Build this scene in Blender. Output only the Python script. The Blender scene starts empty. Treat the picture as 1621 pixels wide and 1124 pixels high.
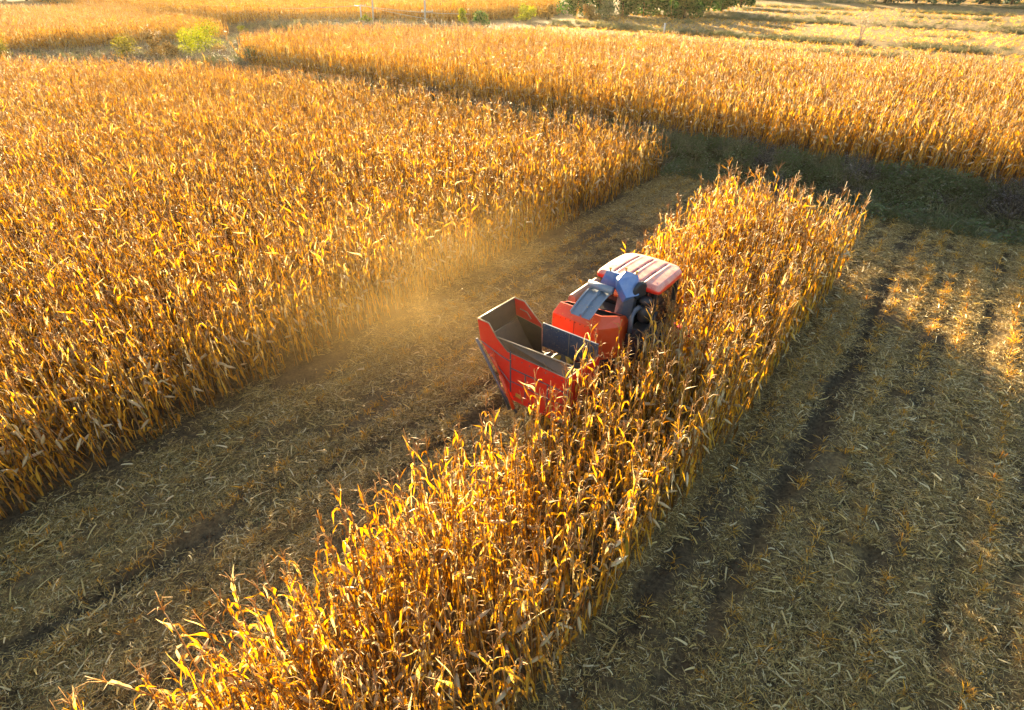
import bpy, bmesh, math, random
import numpy as np
R = math.radians
sc = bpy.context.scene
col = sc.collection

# ------------------------------------------------------------------ camera, sky, sun, exposure
CAM_H = 8.5
PITCH = 33.4927
FPX = 940.0
cam_d = bpy.data.cameras.new("camera")
cam = bpy.data.objects.new("camera", cam_d); col.objects.link(cam)
cam.location = (0, 0, CAM_H)
cam.rotation_euler = (R(90 - PITCH), 0, 0)
cam_d.sensor_width = 36.0
cam_d.lens = 36.0 * FPX / 1621.0
cam_d.clip_start = 0.1
cam_d.clip_end = 4000
sc.camera = cam

SUN_EL = 11.4
SUN_AZ = -14.0            # degrees to the right of +Y (minus: left)
w = bpy.data.worlds.new("World"); sc.world = w; w.use_nodes = True
nt = w.node_tree
bg = nt.nodes["Background"]
sky = nt.nodes.new("ShaderNodeTexSky"); sky.sky_type = 'NISHITA'; sky.sun_disc = False
sky.sun_elevation = R(SUN_EL); sky.sun_rotation = R(SUN_AZ)
sky.air_density = 1.0; sky.dust_density = 1.2; sky.ozone_density = 1.0
nt.links.new(sky.outputs[0], bg.inputs[0]); bg.inputs[1].default_value = 0.06
sun_d = bpy.data.lights.new("sun", 'SUN'); sun_d.energy = 5.0; sun_d.angle = R(0.5)
sun_d.color = (1.0, 0.77, 0.43)
sun = bpy.data.objects.new("sun", sun_d); col.objects.link(sun)
# lamp's -Z must point along the light's travel; the lamp looks from the sun to the scene
sun.rotation_euler = (R(90 - SUN_EL), 0, R(180 - SUN_AZ))
sun.location = (-30, 120, 60)

sc.view_settings.view_transform = 'Standard'
try: sc.view_settings.look = 'None'
except Exception: pass
sc.view_settings.gamma = 1.0
sc.view_settings.exposure = 3.08
sc.cycles.use_denoising = True
HAZE, DUST = .00009, .068
sc.cycles.volume_step_rate = 4.0
sc.cycles.volume_max_steps = 64
sc.cycles.max_bounces = 5
sc.cycles.diffuse_bounces = 2
sc.cycles.glossy_bounces = 2
sc.cycles.transmission_bounces = 2
sc.cycles.volume_bounces = 0
sc.cycles.transparent_max_bounces = 8
sc.cycles.caustics_reflective = False
sc.cycles.caustics_refractive = False

# ------------------------------------------------------------------ frames of reference
YAW = R(37.65)                       # heading of the corn rows
r2 = np.array([math.sin(YAW), math.cos(YAW)])
q2 = np.array([math.cos(YAW), -math.sin(YAW)])
def W2(a, p):
    a = np.asarray(a, float); p = np.asarray(p, float)
    return a * r2[0] + p * q2[0], a * r2[1] + p * q2[1]
PR = R(PITCH)
def px_ground(x, y, z=0.0):
    """where the sight line through a point of the photograph meets the height z"""
    d = np.array([(x - 810.5), FPX * math.cos(PR) - (y - 562) * math.sin(PR), -(FPX * math.sin(PR) + (y - 562) * math.cos(PR))])
    t = (z - CAM_H) / d[2]
    return d[0] * t, d[1] * t
def project(x, y, z):
    z = np.asarray(z) - CAM_H
    wd = y * math.cos(PR) - z * math.sin(PR)
    u = y * math.sin(PR) + z * math.cos(PR)
    wd = np.where(wd < 0.3, 0.3, wd)
    return 810.5 + FPX * x / wd, 562 - FPX * u / wd, wd
def in_view(x, y, z, m=160, mtop=60):
    X, Y, d = project(x, y, z)
    return (X > -m) & (X < 1621 + m) & (Y > -mtop) & (Y < 1124 + m + 60) & (d > 0.6)
def sstep(t):
    t = np.clip(t, 0, 1); return t * t * (3 - 2 * t)
def vnoise(x, y, seed=0):
    x = np.asarray(x, float); y = np.asarray(y, float)
    xi = np.floor(x).astype(np.int64); yi = np.floor(y).astype(np.int64)
    fx = sstep(x - xi); fy = sstep(y - yi)
    def h(a, b):
        n = (a * 374761393 + b * 668265263 + seed * 974711) & 0x7fffffff
        n = ((n ^ (n >> 13)) * 1274126177) & 0x7fffffff
        return ((n ^ (n >> 16)) & 0xffff) / 65535.0
    return (h(xi, yi) * (1 - fx) + h(xi + 1, yi) * fx) * (1 - fy) + (h(xi, yi + 1) * (1 - fx) + h(xi + 1, yi + 1) * fx) * fy - 0.5

RUTS = [(0.1, .01, .13, .06), (1.75, .01, .15, .08), (3.5, .02, .14, .06), (5.4, .02, .15, .08), (7.5, .02, .13, .06), (-0.95, 0.0, .24, .10), (-2.0, 0.0, .16, .05), (0.85, 0.0, .20, .06), (2.6, 0.03, .24, .09), (4.3, 0.03, .2, .07), (6.6, .02, .24, .09), (8.4, .02, .24, .07),
        (-8.75, 0.13, .20, .08), (-7.85, 0.14, .17, .07), (-9.9, 0.05, .18, .05), (-6.6, 0.06, .16, .05)]
def rut_depth(a, p):
    d = np.zeros_like(np.asarray(a, float) + 0 * np.asarray(p, float))
    for c, sl, wd, dp in RUTS:
        cc = c + sl * np.clip(a, -5, 14) + 0.10 * np.sin(a * .31 + c * 3)
        amt = .55 + .9 * (vnoise(a * .35, 0 * p + c * 7, 5) + .5)
        d = np.maximum(d, 1.35 * dp * amt * np.exp(-((p - cc) / wd) ** 2))
    return d
def height(x, y):
    x = np.asarray(x, float); y = np.asarray(y, float)
    a = x * r2[0] + y * r2[1]; p = x * q2[0] + y * q2[1]
    edge = 27.4 + .5 * vnoise(p * .22, 0 * p, 3) + .035 * np.clip(p + 3, 0, 20)
    left = sstep((p + 62) / 5)
    z = 1.07 * (left * sstep((a - edge) / 1.7) + (1 - left) * sstep((a - 50.5) / 3))
    z = z + .85 * np.exp(-((a - edge - 1.1) / .8) ** 2) * (vnoise(p * .9, a * .6, 61) + .5 * vnoise(p * 2.2, a * 1.5, 62)) * left
    right = sstep((p + 60) / 6)
    wv = 1.2 * vnoise(p * .11, 0 * p, 8)
    z = z + right * (.35 * sstep((a - 79 - wv) / 1.0) + .5 * sstep((a - 100 - wv) / 1.2) + .55 * sstep((a - 134 - wv) / 1.5))
    near = np.exp(-(np.maximum(0, np.hypot(x, y) - 30) / 20) ** 2)
    open_ = sstep((27.5 - a) / 1.0) * ((p > -11.6) | (p < -60))
    z = z + near * open_ * (.035 * np.cos(2 * math.pi * (p + 2.4) / .6 ) * (.6 + vnoise(a * .5, p, 4)) - rut_depth(a, p))
    z = z + near * (.07 * vnoise(x * 1.3, y * 1.3, 1) + .04 * vnoise(x * 3.1, y * 3.1, 2) + .025 * vnoise(x * 7, y * 7, 6))
    return z

# ------------------------------------------------------------------ materials
def mat(name):
    m = bpy.data.materials.new(name); m.use_nodes = True
    n = m.node_tree.nodes; l = m.node_tree.links
    return m, n, l, n["Principled BSDF"], n["Material Output"]
def ramp(n, stops):
    rn = n.new("ShaderNodeValToRGB")
    e = rn.color_ramp.elements
    while len(e) > 1: e.remove(e[-1])
    e[0].position, e[0].color = stops[0][0], (*stops[0][1], 1)
    for pos, c in stops[1:]:
        k = e.new(pos); k.color = (*c, 1)
    return rn
def math_n(n, l, op, a, b, clamp=False):
    m = n.new("ShaderNodeMath"); m.operation = op; m.use_clamp = clamp
    for i, v in enumerate((a, b)):
        if v is None: continue
        if isinstance(v, (int, float)): m.inputs[i].default_value = v
        else: l.new(v, m.inputs[i])
    return m.outputs[0]
def mixc(n, l, f, a, b, mode='MIX'):
    m = n.new("ShaderNodeMix"); m.data_type = 'RGBA'; m.blend_type = mode
    for s, v in ((m.inputs[0], f), (m.inputs[6], a), (m.inputs[7], b)):
        if isinstance(v, (int, float)): s.default_value = v
        elif isinstance(v, tuple): s.default_value = (*v, 1)
        else: l.new(v, s)
    return m.outputs[2]
def noise(n, l, scale, detail=4, rough=.6, coord='Object', dist=0):
    t = n.new("ShaderNodeTexCoord"); x = n.new("ShaderNodeTexNoise")
    x.inputs['Scale'].default_value = scale; x.inputs['Detail'].default_value = detail
    x.inputs['Roughness'].default_value = rough; x.inputs['Distortion'].default_value = dist
    l.new(t.outputs[coord], x.inputs['Vector'])
    return x.outputs['Fac']

def leaf_mat(name, stops, green, trans=.45, tmul=1.25, tgam=1.25, rnd=.35, rough=.45, spec=.35, spots=22.):
    """thin dry leaf: diffuse + gloss in front, light coming through from behind. 'tint': r shade, g green, b along the leaf"""
    m, n, l, b, out = mat(name)
    at = n.new("ShaderNodeAttribute"); at.attribute_name = "tint"
    sp = n.new("ShaderNodeSeparateColor"); l.new(at.outputs['Color'], sp.inputs[0])
    oi = n.new("ShaderNodeObjectInfo")
    v = math_n(n, l, 'ADD', sp.outputs[0], math_n(n, l, 'MULTIPLY', math_n(n, l, 'SUBTRACT', oi.outputs['Random'], .5), rnd))
    v = math_n(n, l, 'ADD', v, math_n(n, l, 'MULTIPLY', math_n(n, l, 'SUBTRACT', noise(n, l, spots, 4, .7), .5), .7))
    rp = ramp(n, stops); l.new(v, rp.inputs[0])
    c = mixc(n, l, sp.outputs[1], rp.outputs[0], green)
    l.new(c, b.inputs['Base Color'])
    b.inputs['Roughness'].default_value = rough
    b.inputs['Specular IOR Level'].default_value = spec
    tr = n.new("ShaderNodeBsdfTranslucent")
    g = n.new("ShaderNodeGamma"); l.new(c, g.inputs[0]); g.inputs[1].default_value = tgam
    hs = n.new("ShaderNodeHueSaturation"); hs.inputs['Value'].default_value = tmul; hs.inputs['Saturation'].default_value = 1.1
    l.new(g.outputs[0], hs.inputs['Color']); l.new(hs.outputs[0], tr.inputs[0])
    mx = n.new("ShaderNodeMixShader"); mx.inputs[0].default_value = trans
    l.new(b.outputs[0], mx.inputs[1]); l.new(tr.outputs[0], mx.inputs[2]); l.new(mx.outputs[0], out.inputs[0])
    return m
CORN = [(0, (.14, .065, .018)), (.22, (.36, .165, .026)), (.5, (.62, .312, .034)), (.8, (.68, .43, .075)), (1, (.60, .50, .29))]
M = {}
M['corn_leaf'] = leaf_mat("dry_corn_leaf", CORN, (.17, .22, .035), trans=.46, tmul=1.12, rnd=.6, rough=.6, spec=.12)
M['corn_stem'] = leaf_mat("corn_stem", [(0, (.16, .08, .03)), (1, (.36, .2, .07))], (.2, .2, .05), trans=.05)
M['tassel'] = leaf_mat("corn_tassel", [(0, (.34, .16, .05)), (1, (.52, .33, .12))], (.3, .3, .1), trans=.3)
M['husk'] = leaf_mat("corn_husk", [(0, (.42, .28, .12)), (1, (.6, .46, .26))], (.3, .3, .1), trans=.1)
M['straw'] = leaf_mat("chopped_straw", [(0, (.12, .08, .025)), (.35, (.37, .245, .07)), (.7, (.56, .395, .12)), (1, (.70, .58, .32))], (.12, .18, .04), trans=.3)
M['stub'] = leaf_mat("frayed_stub", [(0, (.20, .12, .035)), (.4, (.46, .26, .05)), (.75, (.58, .37, .08)), (1, (.6, .5, .28))], (.12, .18, .04), trans=.5, tmul=2.0, spec=.1)
M['weed'] = leaf_mat("weed_leaf", [(0, (.20, .16, .13)), (.35, (.17, .17, .08)), (.7, (.135, .18, .055)), (1, (.34, .32, .22))], (.08, .14, .025), trans=.3, rough=.75, spec=.12)
M['bush_yellow'] = leaf_mat("yellow_green_leaf", [(0, (.09, .11, .012)), (.5, (.28, .30, .013)), (1, (.45, .42, .02))], (.2, .3, .03), trans=.5, rough=.75, spec=.12)
M['olive'] = leaf_mat("olive_leaf", [(0, (.07, .07, .02)), (.5, (.17, .15, .03)), (1, (.36, .30, .03))], (.2, .3, .03), trans=.4, rough=.75, spec=.12)
M['bush_brown'] = leaf_mat("brown_leaf", [(0, (.12, .08, .04)), (.5, (.22, .14, .05)), (1, (.38, .25, .07))], (.2, .22, .03), trans=.4, rough=.75, spec=.12)
M['tree_leaf'] = leaf_mat("green_leaf", [(0, (.02, .06, .02)), (.5, (.045, .12, .03)), (1, (.10, .19, .035))], (.1, .16, .03), trans=.35, rough=.75, spec=.12)
M['far_leaf'] = leaf_mat("blue_green_leaf", [(0, (.025, .06, .05)), (1, (.05, .11, .08))], (.1, .16, .03), trans=.3, rough=.75, spec=.12)  # distance haze painted into the leaf colour as a blue-green cast

def simple(name, c, rough=.5, metal=0.0, var=.25, scale=6., c2=None, spec=.5, bump=0):
    m, n, l, b, out = mat(name)
    f = noise(n, l, scale, 6, .65)
    c2 = c2 or tuple(x * (1 - var) for x in c)
    rp = ramp(n, [(.35, c), (.7, c2)]); l.new(f, rp.inputs[0])
    l.new(rp.outputs[0], b.inputs['Base Color'])
    b.inputs['Roughness'].default_value = rough; b.inputs['Metallic'].default_value = metal
    b.inputs['Specular IOR Level'].default_value = spec
    if bump:
        bp = n.new("ShaderNodeBump"); bp.inputs['Strength'].default_value = bump; bp.inputs['Distance'].default_value = .01
        l.new(noise(n, l, scale * 5, 3), bp.inputs['Height']); l.new(bp.outputs[0], b.inputs['Normal'])
    return m
def dusty_paint(name, c, dust=(.55, .40, .22), amount=.5, rough=.38, scale=5., up=.5):
    """gloss paint under settled chaff dust (on the blue, also a painted glint): patchy, thicker on faces that look up"""
    m, n, l, b, out = mat(name)
    f1 = noise(n, l, scale, 8, .7); f2 = noise(n, l, scale * 9, 4, .7)
    g = n.new("ShaderNodeNewGeometry"); s = n.new("ShaderNodeSeparateXYZ"); l.new(g.outputs['Normal'], s.inputs[0])
    upf = math_n(n, l, 'MULTIPLY', math_n(n, l, 'MAXIMUM', s.outputs[2], 0.0), up)
    k = math_n(n, l, 'ADD', math_n(n, l, 'MULTIPLY', math_n(n, l, 'SUBTRACT', f1, .42), 2.2), math_n(n, l, 'SUBTRACT', f2, .5))
    k = math_n(n, l, 'MULTIPLY', math_n(n, l, 'ADD', k, upf), amount, True)
    cm = mixc(n, l, k, c, dust)
    l.new(cm, b.inputs['Base Color'])
    l.new(math_n(n, l, 'ADD', math_n(n, l, 'MULTIPLY', k, .4), rough, True), b.inputs['Roughness'])
    b.inputs['Specular IOR Level'].default_value = .5
    return m
M['red'] = dusty_paint("red_paint", (.68, .018, .008), amount=.16, up=.3)
M['orange_red'] = dusty_paint("orange_red_paint", (.68, .065, .010), amount=.15, up=.3)
M['roof'] = dusty_paint("dusty_red_roof", (.60, .03, .02), dust=(.80, .60, .42), amount=.62, rough=.3, scale=4.0, up=.50)
M['seam'] = dusty_paint('roof_groove', (.16, .05, .06), amount=.25, up=.1)
M['blue'] = dusty_paint("blue_paint", (.02, .12, .36), dust=(.75, .7, .62), amount=.2, up=1.0, rough=.28)  # pale dust colour on upward faces also paints in the sun's glint
M['slate'] = dusty_paint("slate_steel", (.06, .075, .11), amount=.22, up=.3, rough=.35)
M['liner'] = dusty_paint("worn_bin_lining", (.085, .050, .028), dust=(.26, .15, .07), amount=.5, rough=.45)
M['dark'] = simple("dark_metal", (.03, .03, .033), .5, .3, .4)
M['greybrown'] = dusty_paint("dusty_grey_tube", (.17, .13, .10), amount=.6, rough=.5)
M['silver'] = dusty_paint("galvanised_sheet", (.13, .18, .25), amount=.25, rough=.3)
M['rubber'] = simple("rubber", (.02, .019, .018), .85, 0, .4)
M['glass'] = simple("cab_glass", (.02, .022, .022), .06, 0, .1, spec=.8)
M['lamp'] = simple("lamp_lens", (.6, .3, .05), .2, 0, .1)
M['edge'] = simple("bare_edge", (.5, .38, .24), .35, .5, .3)
M['concrete'] = simple("pale_concrete", (.55, .53, .5), .8, 0, .25, 3)
M['wire'] = simple("wire", (.5, .46, .4), .5, .3, .1)
M['bark'] = simple("bark", (.09, .065, .045), .9, 0, .4, 8)
M['cob'] = simple("corn_kernels", (.75, .38, .03), .45, 0, .25, 40, bump=.4)
M['dead'] = simple("bleached_stalk", (.45, .38, .28), .8, 0, .3, 10)
M['plume'] = leaf_mat("reed_plume", [(0, (.4, .3, .2)), (1, (.65, .55, .42))], (.3, .3, .1), trans=.4)

def soil_mat():
    m, n, l, b, out = mat("field_soil")
    f1 = noise(n, l, .35, 8, .65); f2 = noise(n, l, 14, 6, .75); f3 = noise(n, l, 2.2, 6, .7)
    at = n.new("ShaderNodeAttribute"); at.attribute_name = "zone"
    sp = n.new("ShaderNodeSeparateColor"); l.new(at.outputs['Color'], sp.inputs[0])
    soil = ramp(n, [(.3, (.028, .019, .010)), (.5, (.075, .052, .026)), (.72, (.17, .12, .06))]); l.new(f2, soil.inputs[0])
    straw = ramp(n, [(.3, (.13, .085, .035)), (.5, (.36, .22, .075)), (.7, (.52, .35, .13))]); l.new(f2, straw.inputs[0])
    k = math_n(n, l, 'MULTIPLY', math_n(n, l, 'ADD', math_n(n, l, 'MULTIPLY', math_n(n, l, 'SUBTRACT', f3, .5), 3.0), .55), sp.outputs[0], True)
    c = mixc(n, l, k, soil.outputs[0], straw.outputs[0])
    gk = math_n(n, l, 'MULTIPLY', sp.outputs[1], math_n(n, l, 'ADD', math_n(n, l, 'MULTIPLY', f3, 1.4), -.1), True)
    grs = ramp(n, [(.35, (.025, .04, .014)), (.7, (.07, .085, .03))]); l.new(f2, grs.inputs[0])
    c = mixc(n, l, gk, c, grs.outputs[0])
    l.new(c, b.inputs['Base Color']); b.inputs['Roughness'].default_value = .95
    b.inputs['Specular IOR Level'].default_value = .15
    bp = n.new("ShaderNodeBump"); bp.inputs['Strength'].default_value = .8; bp.inputs['Distance'].default_value = .05
    l.new(f2, bp.inputs['Height']); l.new(bp.outputs[0], b.inputs['Normal'])
    return m
M['soil'] = soil_mat()

# ------------------------------------------------------------------ object helpers
def tag(o, label=None, cat=None, group=None, kind=None):
    if label: o['label'] = label
    if cat: o['category'] = cat
    if group: o['group'] = group
    if kind: o['kind'] = kind
    return o
def empty(name, loc=(0, 0, 0), rz=0.0):
    o = bpy.data.objects.new(name, None); col.objects.link(o)
    o.location = loc; o.rotation_euler = (0, 0, rz); o.empty_display_size = .2
    return o
class MB:
    """collects vertices, faces, material slots and the tint of each vertex, then makes one mesh"""
    def __init__(s): s.v = []; s.f = []; s.m = []; s.t = []
    def add(s, vs, fs, mi=0, tint=(.5, 0, 0)):
        o = len(s.v); s.v += [tuple(map(float, x)) for x in vs]
        s.f += [tuple(i + o for i in f) for f in fs]
        s.m += [mi] * len(fs)
        if isinstance(tint, list): s.t += tint
        else: s.t += [tint] * len(vs)
        return s
    def box(s, x0, x1, y0, y1, z0, z1, mi=0):
        return s.add([(x0,y0,z0),(x1,y0,z0),(x1,y1,z0),(x0,y1,z0),(x0,y0,z1),(x1,y0,z1),(x1,y1,z1),(x0,y1,z1)],
              [(3,2,1,0),(4,5,6,7),(0,1,5,4),(1,2,6,5),(2,3,7,6),(3,0,4,7)], mi)
    def hull8(s, b, t, mi=0):
        """bottom and top loops (same count), joined by side faces"""
        k = len(b)
        return s.add(list(b) + list(t), [tuple(range(k))[::-1], tuple(range(k, 2 * k))] + [(i, (i + 1) % k, k + (i + 1) % k, k + i) for i in range(k)], mi)
    def plate(s, poly, th, mo=0, mi=1, me=2):
        """a sheet with outer face 'poly' (counter-clockwise from outside), its inner face th behind it, and rim faces"""
        P = np.array(poly, float); nn = np.zeros(3)
        for i in range(len(P)): nn += np.cross(P[i], P[(i + 1) % len(P)])
        nn /= np.linalg.norm(nn); Q = P - nn * th; k = len(P)
        o = len(s.v); s.v += [tuple(x) for x in P] + [tuple(x) for x in Q]; s.t += [(.5, 0, 0)] * (2 * k)
        s.f.append(tuple(range(o, o + k))); s.m.append(mo)
        s.f.append(tuple(range(o + 2 * k - 1, o + k - 1, -1))); s.m.append(mi)
        for i in range(k):
            j = (i + 1) % k; s.f.append((o + j, o + i, o + k + i, o + k + j)); s.m.append(me)
        return s
    def tube(s, pts, rad, seg=8, mi=0, cap=True, tint=(.5, 0, 0)):
        P = [np.array(p, float) for p in pts]; k = len(P)
        if not hasattr(rad, '__len__'): rad = [rad] * k
        vs = []; fs = []
        for i in range(k):
            d = P[min(i + 1, k - 1)] - P[max(i - 1, 0)]; d /= (np.linalg.norm(d) + 1e-9)
            u = np.cross(d, (0, 0, 1.0) if abs(d[2]) < .9 else (1.0, 0, 0)); u /= np.linalg.norm(u); v = np.cross(d, u)
            for j in range(seg):
                an = 2 * math.pi * j / seg; vs.append(P[i] + rad[i] * (math.cos(an) * u + math.sin(an) * v))
        for i in range(k - 1):
            for j in range(seg):
                a, b = i * seg + j, i * seg + (j + 1) % seg; fs.append((b, a, a + seg, b + seg))
        if cap: fs.append(tuple(range(seg))); fs.append(tuple(range((k - 1) * seg, k * seg))[::-1])
        return s.add(vs, fs, mi, tint)
    def mesh(s, name, mats, smooth=False):
        me = bpy.data.meshes.new(name); me.from_pydata(s.v, [], s.f)
        for m in mats: me.materials.append(m)
        me.polygons.foreach_set("material_index", s.m)
        if smooth: me.polygons.foreach_set("use_smooth", [True] * len(s.f))
        a = me.color_attributes.new("tint", 'FLOAT_COLOR', 'POINT')
        a.data.foreach_set("color", np.c_[np.array(s.t, float), np.ones(len(s.t))].ravel())
        me.update(); return me
    def build(s, name, mats, parent=None, smooth=False, bevel=0):
        if not isinstance(mats, (list, tuple)): mats = [mats]
        me = s.mesh(name, mats, smooth)
        if len(s.f) < 6000:
            bm = bmesh.new(); bm.from_mesh(me); bmesh.ops.recalc_face_normals(bm, faces=bm.faces); bm.to_mesh(me); bm.free()
        o = bpy.data.objects.new(name, me); col.objects.link(o)
        if parent: o.parent = parent
        if bevel:
            b = o.modifiers.new("bevel", 'BEVEL'); b.width = bevel; b.segments = 2; b.limit_method = 'ANGLE'
        return o

def scatter_group(coll):
    g = bpy.data.node_groups.new("scatter_" + coll.name, 'GeometryNodeTree')
    g.interface.new_socket("Geometry", in_out='INPUT', socket_type='NodeSocketGeometry')
    g.interface.new_socket("Geometry", in_out='OUTPUT', socket_type='NodeSocketGeometry')
    n, l = g.nodes, g.links
    gi = n.new("NodeGroupInput"); go = n.new("NodeGroupOutput")
    ci = n.new("GeometryNodeCollectionInfo"); ci.inputs['Collection'].default_value = coll
    ci.inputs['Separate Children'].default_value = True; ci.inputs['Reset Children'].default_value = True
    ip = n.new("GeometryNodeInstanceOnPoints"); ip.inputs['Pick Instance'].default_value = True
    def attr(nm, ty):
        a = n.new("GeometryNodeInputNamedAttribute"); a.data_type = ty; a.inputs['Name'].default_value = nm
        return a.outputs['Attribute']
    e = n.new("FunctionNodeEulerToRotation"); l.new(attr("rot", 'FLOAT_VECTOR'), e.inputs[0])
    l.new(gi.outputs[0], ip.inputs['Points']); l.new(ci.outputs[0], ip.inputs['Instance'])
    l.new(attr("idx", 'INT'), ip.inputs['Instance Index']); l.new(e.outputs[0], ip.inputs['Rotation'])
    l.new(attr("scl", 'FLOAT_VECTOR'), ip.inputs['Scale']); l.new(ip.outputs[0], go.inputs[0])
    return g
def scatter(name, pts, rot, scl, idx, group_tree, label, cat):
    me = bpy.data.meshes.new(name); me.vertices.add(len(pts))
    me.vertices.foreach_set("co", np.asarray(pts, float).ravel())
    for nm, ty, d in (("rot", 'FLOAT_VECTOR', rot), ("scl", 'FLOAT_VECTOR', scl)):
        a = me.attributes.new(nm, ty, 'POINT'); a.data.foreach_set("vector", np.asarray(d, float).ravel())
    a = me.attributes.new("idx", 'INT', 'POINT'); a.data.foreach_set("value", np.asarray(idx, np.int32))
    o = bpy.data.objects.new(name, me); col.objects.link(o)
    md = o.modifiers.new("scatter", 'NODES'); md.node_group = group_tree
    return tag(o, label, cat, kind='stuff')
def library(name, meshes):
    c = bpy.data.collections.new(name)
    for i, me in enumerate(meshes):
        o = bpy.data.objects.new("%s_%02d" % (name, i), me); c.objects.link(o)
    return scatter_group(c)
def in_poly(a, p, poly):
    inside = np.zeros(len(a), bool); k = len(poly)
    for i in range(k):
        a1, p1 = poly[i]; a2, p2 = poly[(i + 1) % k]
        c = ((p1 > p) != (p2 > p))
        with np.errstate(divide='ignore', invalid='ignore'):
            xx = (a2 - a1) * (p - p1) / (p2 - p1 + 1e-12) + a1
        inside ^= c & (a < xx)
    return inside

# ------------------------------------------------------------------ the ground
def spaced(lo, f0, f1, hi, fine):
    mid = list(np.arange(f0, f1, fine)); up = []; s = fine; x = f1
    while x < hi: up.append(x); s *= 1.09; x += min(s, 40)
    dn = []; s = fine; x = f0 - fine
    while x > lo: dn.append(x); s *= 1.09; x -= min(s, 40)
    return np.array(dn[::-1] + mid + up)
ga = spaced(-80, -3, 30, 900, .11); gp = spaced(-700, -12, 12, 600, .11)
A, P = np.meshgrid(ga, gp, indexing='ij'); gx, gy = W2(A, P); gz = height(gx, gy)
gm = bpy.data.meshes.new("field_ground"); na, np_ = A.shape
idx = np.arange(na * np_).reshape(na, np_)
quads = np.stack([idx[:-1, :-1], idx[:-1, 1:], idx[1:, 1:], idx[1:, :-1]], -1).reshape(-1, 4)
gm.vertices.add(na * np_); gm.vertices.foreach_set("co", np.stack([gx, gy, gz], -1).ravel())
gm.loops.add(quads.size); gm.polygons.add(len(quads))
gm.loops.foreach_set("vertex_index", quads.ravel()); gm.polygons.foreach_set("loop_start", np.arange(0, quads.size, 4))
gm.polygons.foreach_set("use_smooth", np.ones(len(quads), bool))
gm.update(calc_edges=True); gm.validate()
if gm.polygons[0].normal.z < 0: gm.flip_normals()
za = np.clip(.42 + .58 * sstep((A - 56) / 8) - 3.2 * rut_depth(A, P) + .9 * sstep((28 - A) / 1) * vnoise(A * .12, P * 1.7, 51), 0, 1)
corn_under = ((P < -11.6) & (A < 27)) | ((A > 29.3) & (A < 54) & (P > -56))
za = np.where(corn_under, .15, za)
zg = sstep((A - 27.2) / .6) * sstep((30 - A) / .6)
for b_ in (60.2, 70.2, 79.5, 90., 100.6, 112., 123., 134.8, 148.): zg = np.maximum(zg, np.exp(-((A - b_) / 1.1) ** 2))
zone = np.stack([za, zg, 0 * za, 1 + 0 * za], -1)
ca = gm.color_attributes.new("zone", 'FLOAT_COLOR', 'POINT'); ca.data.foreach_set("color", zone.ravel())
gm.materials.append(M['soil'])
ground = bpy.data.objects.new("field_ground", gm); col.objects.link(ground)
tag(ground, "brown harvested field soil with ruts and straw", "ground", kind='structure')

# ------------------------------------------------------------------ the corn plant
def add_leaf(mb, rng, o, az, L, Wd, th0, th1, tb, twist, tint, n=8, mi=0, curl=0.):
    pos = np.array(o, float); vs = []; ti = []
    wav = rng.uniform(0, 6.3)
    for i in range(n + 1):
        s = i / n
        th = th0 + (th1 - th0) * float(sstep((s - tb + .16) / .32)) + .12 * math.sin(5 * s + wav)
        a2 = az + curl * s
        d = np.array([math.sin(th) * math.cos(a2), math.sin(th) * math.sin(a2), math.cos(th)])
        if i: pos = pos + d * (L / n)
        side = np.array([-math.sin(a2), math.cos(a2), 0.0]); up = np.cross(d, side)
        tw = twist * s; sd = side * math.cos(tw) + up * math.sin(tw); nn = np.cross(d, sd)
        wd = Wd * (0.45 + .55 * min(1, s / .22)) * max(.04, 1 - s ** 2.6) * (1 + .22 * math.sin(9 * s + wav)) * rng.uniform(.72, 1.15)
        fold = .35 + .25 * math.sin(3 * s + wav)
        vs += [pos - sd * wd + nn * wd * fold, pos, pos + sd * wd + nn * wd * fold]
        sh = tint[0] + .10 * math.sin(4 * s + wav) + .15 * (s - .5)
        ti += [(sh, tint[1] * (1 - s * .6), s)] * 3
    fs = []
    for i in range(n):
        b = 3 * i; fs += [(b, b + 1, b + 4, b + 3), (b + 1, b + 2, b + 5, b + 4)]
    mb.add(vs, fs, mi, ti)
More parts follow.
